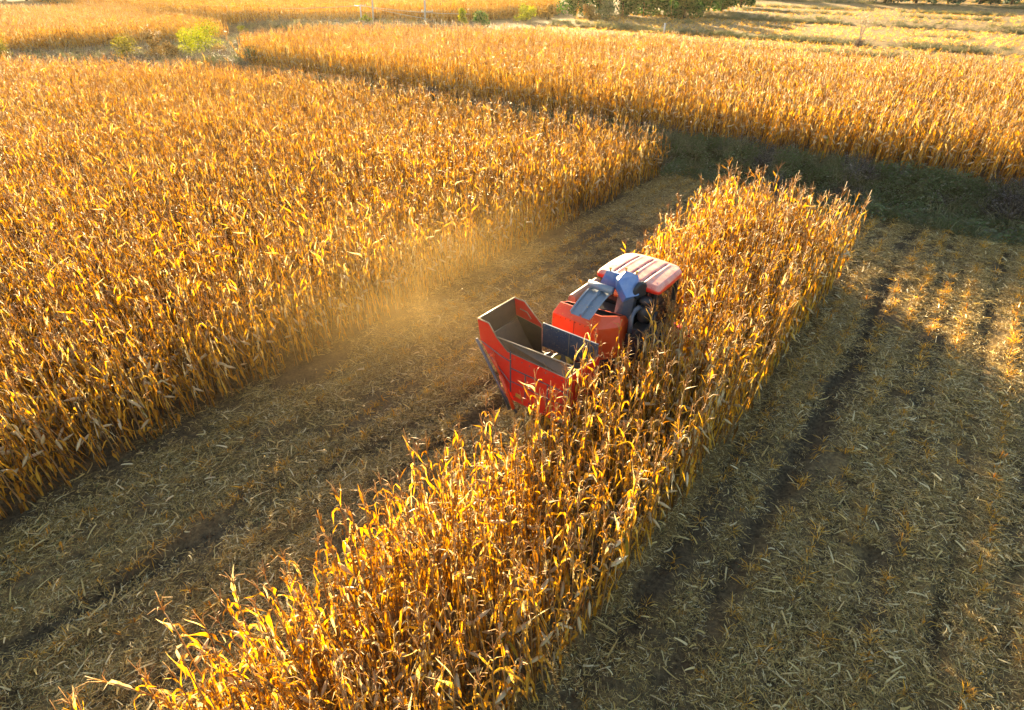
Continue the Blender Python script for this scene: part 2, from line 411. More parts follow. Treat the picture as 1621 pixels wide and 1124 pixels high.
def corn_parts(seed, green=0):
    """one dried maize plant about 2.2 m tall: stem, hanging leaves, tassel, an ear in its husk"""
    rng = random.Random(seed)
    H = rng.uniform(1.85, 2.1); lean = rng.uniform(0, .10); la = rng.uniform(0, 6.28)
    path = [(lean * math.cos(la) * H * (t ** 1.6), lean * math.sin(la) * H * (t ** 1.6), H * t) for t in np.linspace(0, 1, 7)]
    path = [(x + rng.uniform(-.012, .012), y + rng.uniform(-.012, .012), z) for x, y, z in path]
    def at(z):
        t = max(0, min(.999, z / H)) * 6; i = int(t); f = t - i
        return tuple(path[i][k] * (1 - f) + path[i + 1][k] * f for k in range(3))
    st = MB(); st.tube(path, list(np.linspace(.014, .006, 7)), 5, 0, True, (rng.uniform(.2, .8), 0, 0))
    fo = MB(); az = rng.uniform(0, 6.28); nl = rng.randint(14, 16)
    for i in range(nl):
        f = i / (nl - 1); z = .22 + (H - .3) * f ** .92
        az += math.pi + rng.uniform(-.6, .6)
        L = rng.uniform(.34, .68) * (1 - .45 * abs(f - .5)); Wd = rng.uniform(.013, .034) * (1.05 - .40 * f)
        dead = rng.random() < (.9 - .40 * f)
        if dead: th0, th1, tb, tw = rng.uniform(.15, .5), rng.uniform(2.85, 3.25), rng.uniform(.08, .22), rng.uniform(-5, 5)
        elif f > .8: th0, th1, tb, tw = rng.uniform(.08, .35), rng.choice((rng.uniform(.2, .9), rng.uniform(.2, 1.4), rng.uniform(2.2, 3.0))), rng.uniform(.3, .7), rng.uniform(-3.5, 3.5); L *= .85
        else: th0, th1, tb, tw = rng.uniform(.15, .42), rng.uniform(2.5, 3.1), rng.uniform(.16, .38), rng.uniform(-4, 4)
        g = 0
        if green and rng.random() < .3 and f < .85: g = rng.uniform(.7, 1); tw *= .3; Wd *= 1.25
        add_leaf(fo, rng, at(z), az, L, Wd, th0, th1, tb, tw, (min(1, max(0, rng.gauss(.36 + .24 * f, .22))), g), 8, 0, rng.uniform(-.7, .7))  # lower leaves browner: older, and shade put into the corn walls' bases
    ta = MB(); top = path[-1]
    tip = (top[0] + rng.uniform(-.04, .04), top[1] + rng.uniform(-.04, .04), top[2] + rng.uniform(.26, .40))
    ta.tube([top, tip], [.006, .004], 3, 0, True, (.5, 0, 0))
    for k in range(rng.randint(4, 7)):
        a = rng.uniform(0, 6.28); b = np.array(top) + (np.array(tip) - top) * rng.uniform(.05, .4); ln = rng.uniform(.12, .24); sp = rng.uniform(.2, .6)
        m_ = b + np.array([math.cos(a) * sp * ln * .5, math.sin(a) * sp * ln * .5, ln * .55])
        e = b + np.array([math.cos(a) * sp * ln * 1.3, math.sin(a) * sp * ln * 1.3, ln * rng.uniform(.4, .95)])
        ta.tube([b, m_, e], [.005, .0045, .003], 3, 0, False, (rng.random(), 0, 0))
    ea = MB(); z = rng.uniform(.85, 1.15); b = np.array(at(z)); a = rng.uniform(0, 6.28); dn = rng.uniform(.5, 2.6)
    d = np.array([math.sin(dn) * math.cos(a), math.sin(dn) * math.sin(a), math.cos(dn)]); b = b + .02 * d
    ea.tube([b, b + d * .04, b + d * .1, b + d * .17, b + d * .22, b + d * .27], [.008, .022, .030, .027, .016, .004], 6, 0, True, (rng.random(), 0, 0))
    return st, fo, ta, ea
def merged(parts):
    mb = MB()
    for k, q in enumerate(parts): mb.add(q.v, q.f, k, list(q.t))
    return mb
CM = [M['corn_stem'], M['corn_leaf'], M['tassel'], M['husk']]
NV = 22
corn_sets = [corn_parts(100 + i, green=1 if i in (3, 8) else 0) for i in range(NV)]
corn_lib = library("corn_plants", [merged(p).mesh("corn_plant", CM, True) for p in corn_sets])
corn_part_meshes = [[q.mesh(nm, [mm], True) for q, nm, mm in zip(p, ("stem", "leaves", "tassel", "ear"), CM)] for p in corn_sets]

rs = np.random.RandomState(7)
def corn_points(poly, row=.5, gap=.17, jit=.07, amin=None, amax=None, margin=280):
    pa = [q[0] for q in poly]; pp = [q[1] for q in poly]
    rows = np.arange(math.floor((min(pp) + 2.4) / row) * row - 2.4, max(pp) + row, row)
    al = np.arange(min(pa), max(pa), gap)
    a, p = np.meshgrid(al, rows); a = a.ravel() + rs.uniform(-.1, .1, a.size); p = p.ravel() + rs.normal(0, jit, p.size)
    k = in_poly(a, p, poly); a, p = a[k], p[k]
    x, y = W2(a, p); z = height(x, y)
    k = in_view(x, y, z, margin) | in_view(x, y, z + 2.3, margin)
    return a[k], p[k], x[k], y[k], z[k]
def corn_attr(n, hs=1.0, spread=.09):
    s = rs.normal(1, spread, n).clip(.62, 1.22) * hs
    tl = np.where(rs.rand(n) < .06, .22, .055); rot = np.stack([rs.normal(0, 1, n) * tl, rs.normal(0, 1, n) * tl, rs.uniform(0, 6.28, n)], -1)
    iv = rs.randint(0, NV, n); iv = np.where(((iv == 3) | (iv == 8)) & (rs.rand(n) < .5), rs.randint(0, 3, n), iv)
    return rot, np.stack([s * 1.02, s * 1.02, s], -1), iv
def corn_field(name, poly, label, **kw):
    hs = kw.pop('hs', 1.0); keep = kw.pop('keep', 1.0)
    a, p, x, y, z = corn_points(poly, **kw)
    k = rs.rand(len(a)) < keep * (1 - .5 * (vnoise(a * .35, p * .5, 11) > .33)); a, p, x, y, z = a[k], p[k], x[k], y[k], z[k]
    rot, s, iv = corn_attr(len(a), hs)
    s *= (1 + .16 * vnoise(a * .25, p * .25, 21))[:, None]
    print(name, len(a))
    return scatter(name, np.stack([x, y, z - .02], -1), rot, s, iv, corn_lib, label, "corn field")

# the strip still standing: the 300 nearest plants are objects of their own
strip_poly = [(-2.6, -5.7), (3.0, -5.65), (5.0, -5.45), (6.4, -5.05), (7.8, -4.88), (9.8, -4.85), (11, -4.6), (13.6, -4.45), (13.6, -6.75), (21.8, -6.9), (20.5, -2.2), (-2.6, -2.2)]
a, p, x, y, z = corn_points(strip_poly, row=.48, gap=.14, jit=.09, margin=120)
rot, s, iv = corn_attr(len(a), .97, .10); s *= (1 + .13 * sstep((a - 15) / 5))[:, None]
dist = np.sqrt(x ** 2 + y ** 2 + (z + 1.3 - CAM_H) ** 2)
vis = in_view(x, y, z + 1.9, -5, 0)
order = np.argsort(np.where(vis, dist, 1e6))
near = order[:300]; nset = np.zeros(len(a), bool); nset[near] = True
print("strip", len(a), "far limit", dist[near].max(), a[near].max())
first = {}
def place_corn(i, v, label, group):
    root = bpy.data.objects.new("corn_plant", None); root.empty_display_size = .1; col.objects.link(root)
    root.location = (x[i], y[i], z[i] - .02); root.rotation_euler = tuple(rot[i]); root.scale = tuple(s[i])
    tag(root, label, "corn plant", group)
    for nm, me in zip(("stem", "leaves", "tassel", "ear"), corn_part_meshes[v]):
        if (v, nm) not in first:
            c = bpy.data.objects.new(nm, me); first[(v, nm)] = c
        else: c = first[(v, nm)].copy()
        col.objects.link(c); c.parent = root
    return root
for i in near:
    v = int(iv[i]); g = v in (3, 8)
    side = 0 if p[i] > -2.75 else (2 if p[i] < -4.45 else 1)
    where = ("in the strip's right outer row, near the camera",
             "among the inner rows of the strip's near end",
             "in the strip's left outer row behind the harvester")[side]
    place_corn(i, v, ("dry corn plant with green leaves " if g else "fully dried corn plant ") + where,
               ("part green corn plants " if g else "dried corn plants ") + ("in the right outer row", "in the inner rows", "in the left outer row")[side])
k = ~nset
scatter("standing_corn", np.stack([x, y, z - .02], -1)[k], rot[k], s[k], iv[k], corn_lib,
        "far half of the uncut corn strip running past the red harvester's cab", "corn strip")

corn_field("corn_field", [(-4, -11.55), (27.3, -11.6), (27.2, -31), (25.7, -47), (21.5, -56), (16.5, -68), (8, -74), (-6, -30)],
           "large block of ripe golden corn filling the left of the picture")
corn_field("corn_field", [(29.7, 16), (29.5, -3), (29.2, -20), (29.7, -50), (32, -55.5), (37, -57), (45, -55.5), (52.5, -41), (53.6, -25), (51.3, -11.5), (54, 0), (56, 16)],
           "broad band of ripe corn on the terrace above the weedy bank", gap=.2)
corn_field("corn_field", [(22.5, -88), (34, -83.5), (46.5, -82), (49.6, -100), (50, -130), (40, -143), (25, -142), (12, -100)],
           "separate corn block at upper left with its shaded face above the yellow bushes", gap=.24, row=.55, hs=1.1)
corn_field("corn_field", [(53.5, -90.5), (68, -71.5), (80, -66), (96, -64), (120, -80), (150, -120), (140, -210), (60, -190), (46, -114)],
           "farthest corn field along the top edge behind the power poles", gap=.3, row=.62, hs=1.15)

# ------------------------------------------------------------------ chopped straw and stubble
def straw_patch(seed, n, rad, long=1.0):
    rng = random.Random(seed); mb = MB()
    for k in range(n):
        rr = rad * math.sqrt(rng.random()); t = rng.uniform(0, 6.28); c = np.array([rr * math.cos(t), rr * math.sin(t), rng.uniform(.0, .045)])
        big = rng.random() < .014
        L = (rng.uniform(.12, .30) if big else rng.uniform(.025, .12)) * long; wd = rng.uniform(.007, .016) if big else rng.uniform(.002, .006)
        az = rng.uniform(0, 6.28); el = rng.gauss(0.05, .22); bend = rng.uniform(-.9, .9); roll = rng.uniform(-1, 1)
        vs = []; m = 4 if big else 2; pos = c.copy()
        for i in range(m + 1):
            s_ = i / m; a2 = az + bend * (s_ - .5); d = np.array([math.cos(a2) * math.cos(el), math.sin(a2) * math.cos(el), math.sin(el) - (.5 * (s_ - .4) if big else 0)])
            if i: pos = pos + d * L / m
            sd = np.array([-math.sin(a2), math.cos(a2), 0]) * math.cos(roll) + np.array([0, 0, 1]) * math.sin(roll)
            ww = wd * (1 - .6 * s_ ** 2)
            pz = pos.copy(); pz[2] = max(pz[2], .004)
            vs += [pz - sd * ww, pz + sd * ww]
        tv = min(1, max(0, rng.gauss(.8, .15) if big else rng.gauss(.42, .30)))
        mb.add(vs, [(2 * i, 2 * i + 1, 2 * i + 3, 2 * i + 2) for i in range(m)], 0, (tv, 1.0 if rng.random() < .008 else 0, 0))
    return mb.mesh("straw_patch", [M['straw']])
straw_lib = library("straw", [straw_patch(i, 120, .26) for i in range(8)])
def stub(seed):
    rng = random.Random(seed); mb = MB(); h = rng.uniform(.05, .16)
    l_ = rng.uniform(-.3, .3), rng.uniform(-.3, .3)
    mb.tube([(0, 0, -.03), (l_[0] * h, l_[1] * h, h)], [.012, .010], 5, 0, True, (rng.uniform(.4, .9), 0, 0))
    for k in range(rng.randint(10, 20)):
        a = rng.uniform(0, 6.28); L = rng.uniform(.07, .26); rr = rng.uniform(0, .09)
        add_leaf(mb, rng, (rr * math.cos(a), rr * math.sin(a), rng.uniform(-.01, h * .5)), a + rng.uniform(-1, 1), L, rng.uniform(.003, .009), rng.uniform(.1, 1.0), rng.uniform(.8, 2.2), rng.uniform(.2, .7), rng.uniform(-2, 2), (rng.uniform(.2, .95), 0), 3)
    return mb.mesh("stub", [M['stub']])
stub_lib = library("stubs", [stub(i) for i in range(10)])
def area_points(a0, a1, p0, p1, step, jitter, margin=160):
    a, p = np.meshgrid(np.arange(a0, a1, step), np.arange(p0, p1, step)); a = a.ravel(); p = p.ravel()
    a = a + rs.uniform(-jitter, jitter, a.size); p = p + rs.uniform(-jitter, jitter, p.size)
    x, y = W2(a, p); z = height(x, y); k = in_view(x, y, z, margin)
    return a[k], p[k], x[k], y[k], z[k]
def lay(name, sets, tree, nvar, label, cat, smin, smax, lift=0.0, tilt=.06, zs=1.0):
    a, p, x, y, z = [np.concatenate([q[k] for q in sets]) for k in range(5)]
    n = len(a); sc_ = rs.uniform(smin, smax, n)
    print(name, n)
    rot = np.stack([rs.normal(0, tilt, n), rs.normal(0, tilt, n), rs.uniform(0, 6.28, n)], -1)
    return scatter(name, np.stack([x, y, z + lift], -1), rot, np.stack([sc_, sc_, sc_ * zs], -1), rs.randint(0, nvar, n), tree, label, cat)
def thin(q, keepf):
    k = keepf(q[0], q[1]); return tuple(v[k] for v in q)
def open_ground(a, p):
    rd = rut_depth(a, p); corn = (p > -5.1) & (p < -2.25) & (a < 21)
    corn |= (p < -11.5) | ((p < -2.3) & (p > -6.8) & (a > 13.5) & (a < 21))
    return (rs.rand(len(a)) > np.clip(rd * 8, 0, .74)) & (~corn | (rs.rand(len(a)) < .25)) & (rs.rand(len(a)) < .72 + 1.0 * vnoise(a * .45, p * .9, 31) + 1.3 * vnoise(a * .12, p * 1.7, 51) + .22 * np.cos(2 * math.pi * (p + 2.4) / 1.2))
lay("straw_litter", [thin(area_points(-3, 28.2, -12.2, 17, .195, .1), open_ground)], straw_lib, 8,
    "pale chopped corn straw littering the harvested ground on both sides of the strip", "straw", .8, 1.25, .015)
def stub_rows(a0, a1, p0, p1, gap, row=.6):
    a, p = np.meshgrid(np.arange(a0, a1, gap), np.arange(math.ceil((p0 + 2.4) / row) * row - 2.4, p1, row)); a = a.ravel() + rs.uniform(-.12, .12, a.size); p = p.ravel() + rs.normal(0, .05, a.size)
    x, y = W2(a, p); z = height(x, y); k = in_view(x, y, z, 160); return a[k], p[k], x[k], y[k], z[k]
def stub_keep(a, p): return (rut_depth(a, p) < .04) & (rs.rand(len(a)) < .8 + 1.1 * vnoise(a * .6, p * 1.2, 81)) & ~((p > -5.1) & (p < -2.3) & (a < 14)) & ~((p > -6.8) & (p < -2.3) & (a >= 14) & (a < 21.2))
lay("corn_stubble", [thin(stub_rows(-3, 27.6, -11.2, 17, .17), stub_keep)], stub_lib, 10,
    "rows of cut corn stubs with frayed leaves standing in the harvested ground", "stubble", .55, 1.2, 0, .2)

M['clod'] = simple("soil_clod", (.085, .058, .030), .95, 0, .5, 12, spec=.1)
def clod(seed):
    bm = bmesh.new(); bmesh.ops.create_icosphere(bm, subdivisions=2, radius=1); rng = random.Random(seed)
    me = bpy.data.meshes.new("clod"); k3 = [(rng.uniform(1, 3), rng.uniform(0, 6)) for _ in range(3)]
    for v in bm.verts:
        f = 1 + .22 * math.sin(v.co.x * k3[0][0] + k3[0][1]) + .2 * math.sin(v.co.y * k3[1][0] * 2 + k3[1][1]) + rng.uniform(-.16, .16)
        v.co = (v.co.x * f, v.co.y * f * .85, v.co.z * f * .6)
    bm.to_mesh(me); bm.free(); me.materials.append(M['clod']); return me
clod_lib = library("clods", [clod(i) for i in range(6)])
lay("soil_clods", [thin(area_points(-3, 27, -11.6, 16, .17, .09), lambda a, p: rs.rand(len(a)) < np.clip(rut_depth(a, p) * 9, .03, .7))], clod_lib, 6,
    "brown soil clods broken up along the wheel ruts", "soil", .012, .05, .0, .5)

# far fields at the upper right: rows of stubble parallel to the terrace edges
def far_rows(a0, a1, p0, p1, row, gap):
    a, p = np.meshgrid(np.arange(a0, a1, row), np.arange(p0, p1, gap)); a = a.ravel() + rs.normal(0, .16, a.size); p = p.ravel() + rs.uniform(-gap / 2, gap / 2, p.size)
    x, y = W2(a, p); z = height(x, y); k = in_view(x, y, z, 120); return a[k], p[k], x[k], y[k], z[k]
lay("far_stubble", [thin(far_rows(57, 78, -54, 40, 1.1, .5), lambda a, p: rs.rand(len(a)) < .8), thin(far_rows(81, 99, -54, 50, 1.2, .55), lambda a, p: rs.rand(len(a)) < .75),
                    far_rows(103, 133, -48, 60, 1.9, .9), far_rows(137, 180, -45, 80, 2.6, 1.4)], stub_lib, 10,
    "orange stubble rows on the cut terraces at upper right", "stubble", 1.2, 2.2, 0, .2)

# ------------------------------------------------------------------ weeds on the bank and terrace edges
def weed(seed, leafy):
    rng = random.Random(seed); mb = MB()
    if leafy:
        for k in range(170):
            t = rng.uniform(0, 6.28); rr = .38 * math.sqrt(rng.random()); h = rng.uniform(.02, .42) * (1 - (rr / .45) ** 2)
            add_leaf(mb, rng, (rr * math.cos(t), rr * math.sin(t), h), rng.uniform(0, 6.28), rng.uniform(.05, .13), rng.uniform(.012, .03), rng.uniform(.4, 1.5), rng.uniform(1.2, 2.2), .5, rng.uniform(-1, 1), (min(1, max(0, rng.gauss(.55, .2))), 0), 2)
    else:
        for k in range(110):
            t = rng.uniform(0, 6.28); rr = .25 * math.sqrt(rng.random())
            add_leaf(mb, rng, (rr * math.cos(t), rr * math.sin(t), 0), t + rng.uniform(-.8, .8), rng.uniform(.2, .6), rng.uniform(.004, .009), rng.uniform(.05, .5), rng.uniform(.8, 2.4), rng.uniform(.3, .8), rng.uniform(-1, 1), (min(1, max(0, rng.gauss(.4, .25))), 0), 4)
    return mb.mesh("weed", [M['weed']])
def brush(seed):
    """tangle of thin dry twigs with a few grey leaves"""
    rng = random.Random(seed); mb = MB()
    for k in range(46):
        a = rng.uniform(0, 6.28); b = np.array([rng.gauss(0, .12), rng.gauss(0, .12), -.03]); L = rng.uniform(.25, .7); el = rng.uniform(.5, 1.4)
        d = np.array([math.cos(a) * math.cos(el), math.sin(a) * math.cos(el), math.sin(el)]); e = b + d * L; m_ = b + d * L * .5 + np.array([rng.gauss(0, .04), rng.gauss(0, .04), .03])
        mb.tube([b, m_, e], [.006, .005, .002], 3, 1, False, (rng.random(), 0, 0))
        for q in range(3): add_leaf(mb, rng, tuple(m_ + (e - m_) * rng.random()), rng.uniform(0, 6.28), rng.uniform(.04, .12), rng.uniform(.008, .018), rng.uniform(.4, 1.8), rng.uniform(1, 2.4), .5, 0, (rng.random(), 0), 2)
    return mb.mesh("weed", [M['brush'], M['bark']])
M['brush'] = leaf_mat("grey_brush_leaf", [(0, (.11, .085, .08)), (.5, (.18, .15, .13)), (1, (.30, .26, .19))], (.1, .14, .05), trans=.3)
M['dry_grass'] = leaf_mat("dry_grass_blade", [(0, (.14, .14, .06)), (.5, (.26, .23, .11)), (1, (.42, .37, .22))], (.1, .14, .05), trans=.4)
def recol(me, m_): me.materials[0] = m_; return me
weed_meshes = [weed(1, 1), weed(3, 1), weed(5, 1), weed(0, 0), weed(2, 0), recol(weed(4, 0), M['dry_grass']), recol(weed(6, 0), M['dry_grass']), brush(20), brush(21), brush(22)]
weed_lib = library("weeds", weed_meshes)
bank = thin(area_points(27.1, 29.9, -60, 16, .27, .14, 120), lambda a, p: rs.rand(len(a)) < .92)
ob_ = lay("bank_weeds", [bank], weed_lib, 10, "dark tangled weeds and grass covering the shaded bank below the upper corn", "weeds", .5, 1.6, -.03, .25)
wn = vnoise(bank[1] * .8, bank[0] * .7, 71) + .6 * vnoise(bank[1] * 2.1, bank[0] * 1.9, 72) + rs.normal(0, .12, len(bank[0]))
wi = np.where(wn < -.16, rs.randint(7, 10, len(wn)), np.where(wn > .14, rs.randint(0, 3, len(wn)), rs.randint(3, 7, len(wn))))
ob_.data.attributes["idx"].data.foreach_set("value", wi.astype(np.int32))
edges = [thin(area_points(e - wl_, e + wl_ * 1.4, -54, 60, .5, .25, 80), lambda a, p, c=c: rs.rand(len(a)) < np.clip(c + 1.4 * vnoise(p * .16, a * 0 + c * 9, 41), 0, .95)) for e, c, wl_ in ((60, .25, .5), (70, .3, .5), (79.3, .55, .8), (90, .2, .4), (100.3, .75, .9), (112, .3, .4), (123, .3, .5), (134.5, .75, .9), (148, .5, .8))]
lay("terrace_grass", edges, weed_lib, 7, "green and dark grass lining the edges of the cut terraces", "grass", .9, 1.7, -.05, .15)

gp_ = thin(area_points(8, 52, -98, -44, .8, .4, 60), lambda a, p: in_poly(a, p, [(27.6, -44), (26.2, -48), (22, -57), (17, -69), (10, -76), (8, -95), (22, -87), (33.5, -83), (47, -81), (51, -84), (44, -57), (36, -58), (31.5, -56.5), (29.2, -50)]))
o1 = lay("gully_scrub", [gp_], weed_lib, 10, "rough grass and brown scrub in the gully between the upper left corn blocks", "scrub", 1.2, 2.4, -.05, .2)
fp_ = thin(area_points(40, 66, -92, -55, .9, .45, 60), lambda a, p: in_poly(a, p, [(47.5, -81), (52.5, -89), (67, -71), (78, -64), (60, -50), (53, -42), (46, -56), (38, -58)]))
o2 = lay("gully_scrub", [fp_], weed_lib, 10, "dark scrub below the power poles behind the terrace corn", "scrub", 1.4, 2.8, -.05, .2)

for o in (o1, o2): o.data.attributes['idx'].data.foreach_set('value', rs.choice([3, 5, 6, 7, 8, 9, 0], len(o.data.vertices)).astype(np.int32))

# ------------------------------------------------------------------ bushes and trees
def foliage_mesh(seed, w_, h_, base, mm, n=1500, ls=.14, lobes=13, shade=(.5, .2)):
    rng = random.Random(seed); mb = MB(); cs = []
    for k in range(lobes):
        t = rng.uniform(0, 6.28); hf = (k + .5) / lobes; rr = w_ * .5 * math.sqrt(rng.random()) * (.85 - .45 * hf); hh = base + (h_ - base) * (.12 + .75 * hf)
        rad = rng.uniform(.24, .40) * min(w_, h_ - base) * .85
        cs.append((np.array([rr * math.cos(t), rr * math.sin(t), min(hh, h_ - rad * .7)]), rad, rng.gauss(0, .13)))
    for k in range(n):
        c, rad, sh = rng.choice(cs)
        d = np.array([rng.gauss(0, 1), rng.gauss(0, 1), rng.gauss(.15, .8)]); d /= np.linalg.norm(d)
        pos = c + d * rad * rng.uniform(.35, 1.12) ** .6
        if pos[2] < base * .4: continue
        az = rng.uniform(0, 6.28); el = rng.uniform(-.9, .9); L = ls * rng.uniform(.6, 1.5)
        u = np.array([math.cos(az) * math.cos(el), math.sin(az) * math.cos(el), math.sin(el)]); v = np.cross(u, d + np.array([0, 0, .3])); v /= (np.linalg.norm(v) + 1e-6)
        mb.add([pos - u * L * .5, pos + v * L * .3, pos + u * L * .5, pos - v * L * .3], [(0, 1, 2, 3)], 0, (min(1, max(0, rng.gauss(shade[0] + sh, shade[1]))), 0, 0))
    return mb, cs
def make_bush(name, loc, w_, h_, mm, label, seed, cat="bush", base=.1, n=1500, ls=.14, trunk=None, group=None):
    root = empty(name, loc, random.Random(seed).uniform(0, 6)); tag(root, label, cat, group)
    mb, cs = foliage_mesh(seed, w_, h_, base, mm, n, ls)
    mb.build("crown" if trunk else "foliage", mm, root)
    st = MB(); rng = random.Random(seed + 5)
    if trunk:
        st.tube([(0, 0, -.1), (.05 * h_ * .3, 0, h_ * .35), (0, .04 * h_, h_ * .7)], [trunk, trunk * .75, trunk * .3], 7)
        for c, rad, _ in cs[:6]: st.tube([(0, 0, h_ * rng.uniform(.2, .4)), tuple(c * np.array([.5, .5, .9])), tuple(c)], [trunk * .5, trunk * .3, .02], 5)
        st.build("trunk", M['bark'], root, True)
    else:
        for c, rad, _ in cs: st.tube([(rng.uniform(-.1, .1), rng.uniform(-.1, .1), -.05), tuple(c * np.array([.6, .6, .6])), tuple(c)], [.025, .018, .008], 5)
        st.build("stems", M['bark'], root, True)
    return root
def px_at(x, y, z=0.0):
    for _ in range(4):
        X, Y = px_ground(x, y, z); z = float(height(X, Y))
    return (X, Y, z)
def px_size(x, y, z, npx):
    X, Y = px_ground(x, y, z); wd = Y * math.cos(PR) + (CAM_H - z) * math.sin(PR); return npx * wd / FPX
def pbush(name, x, yb, wpx, hpx, mm, label, seed, z=0.0, **kw):
    sz = px_size(x, yb, z, 1.0); n_ = kw.pop('n', 1500)
    return make_bush(name, px_at(x, yb, z), wpx * sz, hpx * sz * 1.08, mm, label, seed, n=n_, ls=kw.pop('ls', max(.14, 2.0 * sz)), **kw)
pbush("bush", 333, 94, 58, 52, M['bush_yellow'], "tall bright yellow-green bush between the upper left corn blocks", 1, n=2600)
pbush("bush", 303, 90, 30, 38, M['bush_yellow'], "smaller yellow bush leaning against the tall yellow-green one", 2)
pbush("bush", 207, 98, 44, 36, M['olive'], "low rounded bush with yellow top left of the pale flowered shrub", 3)
pbush("shrub", 250, 98, 24, 42, M['bush_brown'], "slender brown shrub with a pale tuft on top", 4, cat="shrub")
pbush("shrub", 278, 98, 36, 26, M['bush_brown'], "orange-brown scrub between the slender shrub and the yellow bushes", 5, cat="shrub")
pbush("bush", 352, 102, 30, 26, M['bush_brown'], "small rusty bush at the foot of the tall yellow-green bush", 6)
pbush("bush", 8, 102, 40, 34, M['olive'], "olive bush at the left edge above the corn", 7)
pbush("shrub", 405, 106, 60, 24, M['weed'], "dark green scrub at the left end of the terrace corn", 8, cat="shrub")
pbush("bush", 388, 58, 34, 16, M['bush_yellow'], "low yellow bush right of the leaning pale pole", 9, z=1.0)
pbush("bush", 582, 44, 26, 16, M['bush_yellow'], "yellow bush between the two close poles", 10, z=1.0)
pbush("bush", 762, 44, 28, 22, M['tree_leaf'], "round green bush near the cut terraces beyond the corn", 11, z=1.0)
pbush("bush", 734, 44, 14, 26, M['bush_yellow'], "thin upright yellow bush left of the round green one", 12, z=1.0)
pbush("bush", 832, 34, 40, 22, M['bush_yellow'], "spreading yellow-green bush left of the dark trees", 13, z=1.0)
pbush("bush", 868, 32, 34, 20, M['bush_brown'], "brownish bush between the yellow-green bush and the orange one", 14, z=1.0)
pbush("bush", 932, 31, 34, 18, M['bush_brown'], "orange-brown bush in front of the dark trees", 15, z=1.0)
pbush("bush", 962, 31, 44, 24, M['weed'], "grey-green bush in front of the dark trees", 16, z=1.0)
for i, (px, py, wp, hp) in enumerate([(912, 27, 60, 46), (948, 24, 60, 50), (985, 26, 56, 50), (1018, 26, 56, 46), (1052, 25, 52, 44), (1084, 24, 50, 40), (1112, 20, 46, 34), (1142, 18, 42, 30), (1172, 12, 42, 26)]):
    pbush("tree", px, py, wp, hp, M['tree_leaf'], "dark green broad tree in the row beyond the cut field", 30 + i, z=1.0, cat="tree", trunk=.18, base=.2, n=3200, ls=.38, group="dark trees beyond the cut field")
for i, (px, py) in enumerate([(-20, 12), (12, 10), (45, 9), (78, 8), (108, 9), (138, 8)]):
    pbush("tree", px, py, 48, 44, M['far_leaf'], "distant blue-green tree above the upper left corn block", 50 + i, z=1.0, cat="tree", trunk=.25, base=.3, n=2200, ls=.5, group="distant blue-green trees at the upper left")
for i, px in enumerate([1215, 1262, 1310, 1400, 1450, 1500, 1550, 1600]):
    pbush("tree", px, 2 + (px - 1215) * .014, 60, 34, M['far_leaf'], "distant dark tree along the top edge above the cut terraces", 60 + i, z=2.4, cat="tree", trunk=.25, base=.3, n=2200, ls=.5, group="distant dark trees above the cut terraces")

# reeds, lone stalks, dead branch
def reed(loc, hpx_m, label, seed, n=16, dark=True):
    rng = random.Random(seed); root = empty("reed_clump", loc); tag(root, label, "reeds")
    st = MB(); pl = MB()
    for k in range(n):
        a = rng.uniform(0, 6.28); sp = rng.uniform(.05, .35); h = hpx_m * rng.uniform(.6, 1)
        tip = (math.cos(a) * sp * h, math.sin(a) * sp * h, h)
        st.tube([(math.cos(a) * .1, math.sin(a) * .1, 0), (tip[0] * .4, tip[1] * .4, h * .55), tip], [.02, .016, .01], 4, 0, True, (rng.random(), 0, 0))
        for j in range(4):
            add_leaf(pl, rng, (tip[0] * .95, tip[1] * .95, h * .96), rng.uniform(0, 6.28), .5, .035, rng.uniform(.1, .6), rng.uniform(.8, 1.8), .5, 0, (rng.random(), 0), 4)
    st.build("stalks", M['dead'], root); pl.build("plumes", M['plume'], root)
    if dark:
        f = MB()
        for k in range(160):
            add_leaf(f, rng, (rng.gauss(0, .25), rng.gauss(0, .25), rng.uniform(0, .5)), rng.uniform(0, 6.28), rng.uniform(.3, .8), .03, rng.uniform(.1, 1), rng.uniform(1.2, 2.6), .5, 0, (.1, 0), 4)
        f.build("leaves", M['weed'], root)
reed(px_at(1360, 68, 1.2), 3.2, "clump of pale reeds with a dark base on the near cut terrace", 3)
reed(px_at(252, 92, 0), 3.0, "pale plumed reed tuft beside the slender brown shrub", 5, 8, False)
for i, (px, py) in enumerate([(914, 30), (944, 31), (986, 30), (1018, 27), (1062, 31), (1122, 22)]):
    root = bpy.data.objects.new("corn_plant", None); col.objects.link(root); root.location = px_at(px, py, 1.2); root.rotation_euler = (0, .05 * (i % 3), i * 1.1); root.scale = (1.2, 1.2, 1.05)
    tag(root, "lone dry corn plant left standing before the dark trees", "corn plant", "lone corn plants before the dark trees")
    for nm, me in zip(("stem", "leaves", "tassel", "ear"), corn_part_meshes[i]):
        c = first.get((i, nm)); c = c.copy() if c else bpy.data.objects.new(nm, me); col.objects.link(c); c.parent = root
bl = px_at(1095, 282, 0)
br = MB(); rng = random.Random(4)
br.tube([(0, 0, .05), (.55, .5, .18), (1.0, .8, .42), (1.35, 1.05, .9)], [.022, .02, .015, .008], 6)
br.tube([(1.0, .8, .42), (1.2, .7, .8), (1.25, .65, 1.0)], [.012, .009, .005], 5)
br.tube([(.55, .5, .18), (.8, .75, .35), (.85, .95, .7)], [.012, .009, .005], 5)
br.tube([(1.2, .93, .65), (1.45, .9, .8)], [.009, .004], 5)
o = br.build("dead_branch", M['dead'], None, True); o.location = bl
tag(o, "bare pale dead branch lying at the foot of the weedy bank", "branch")

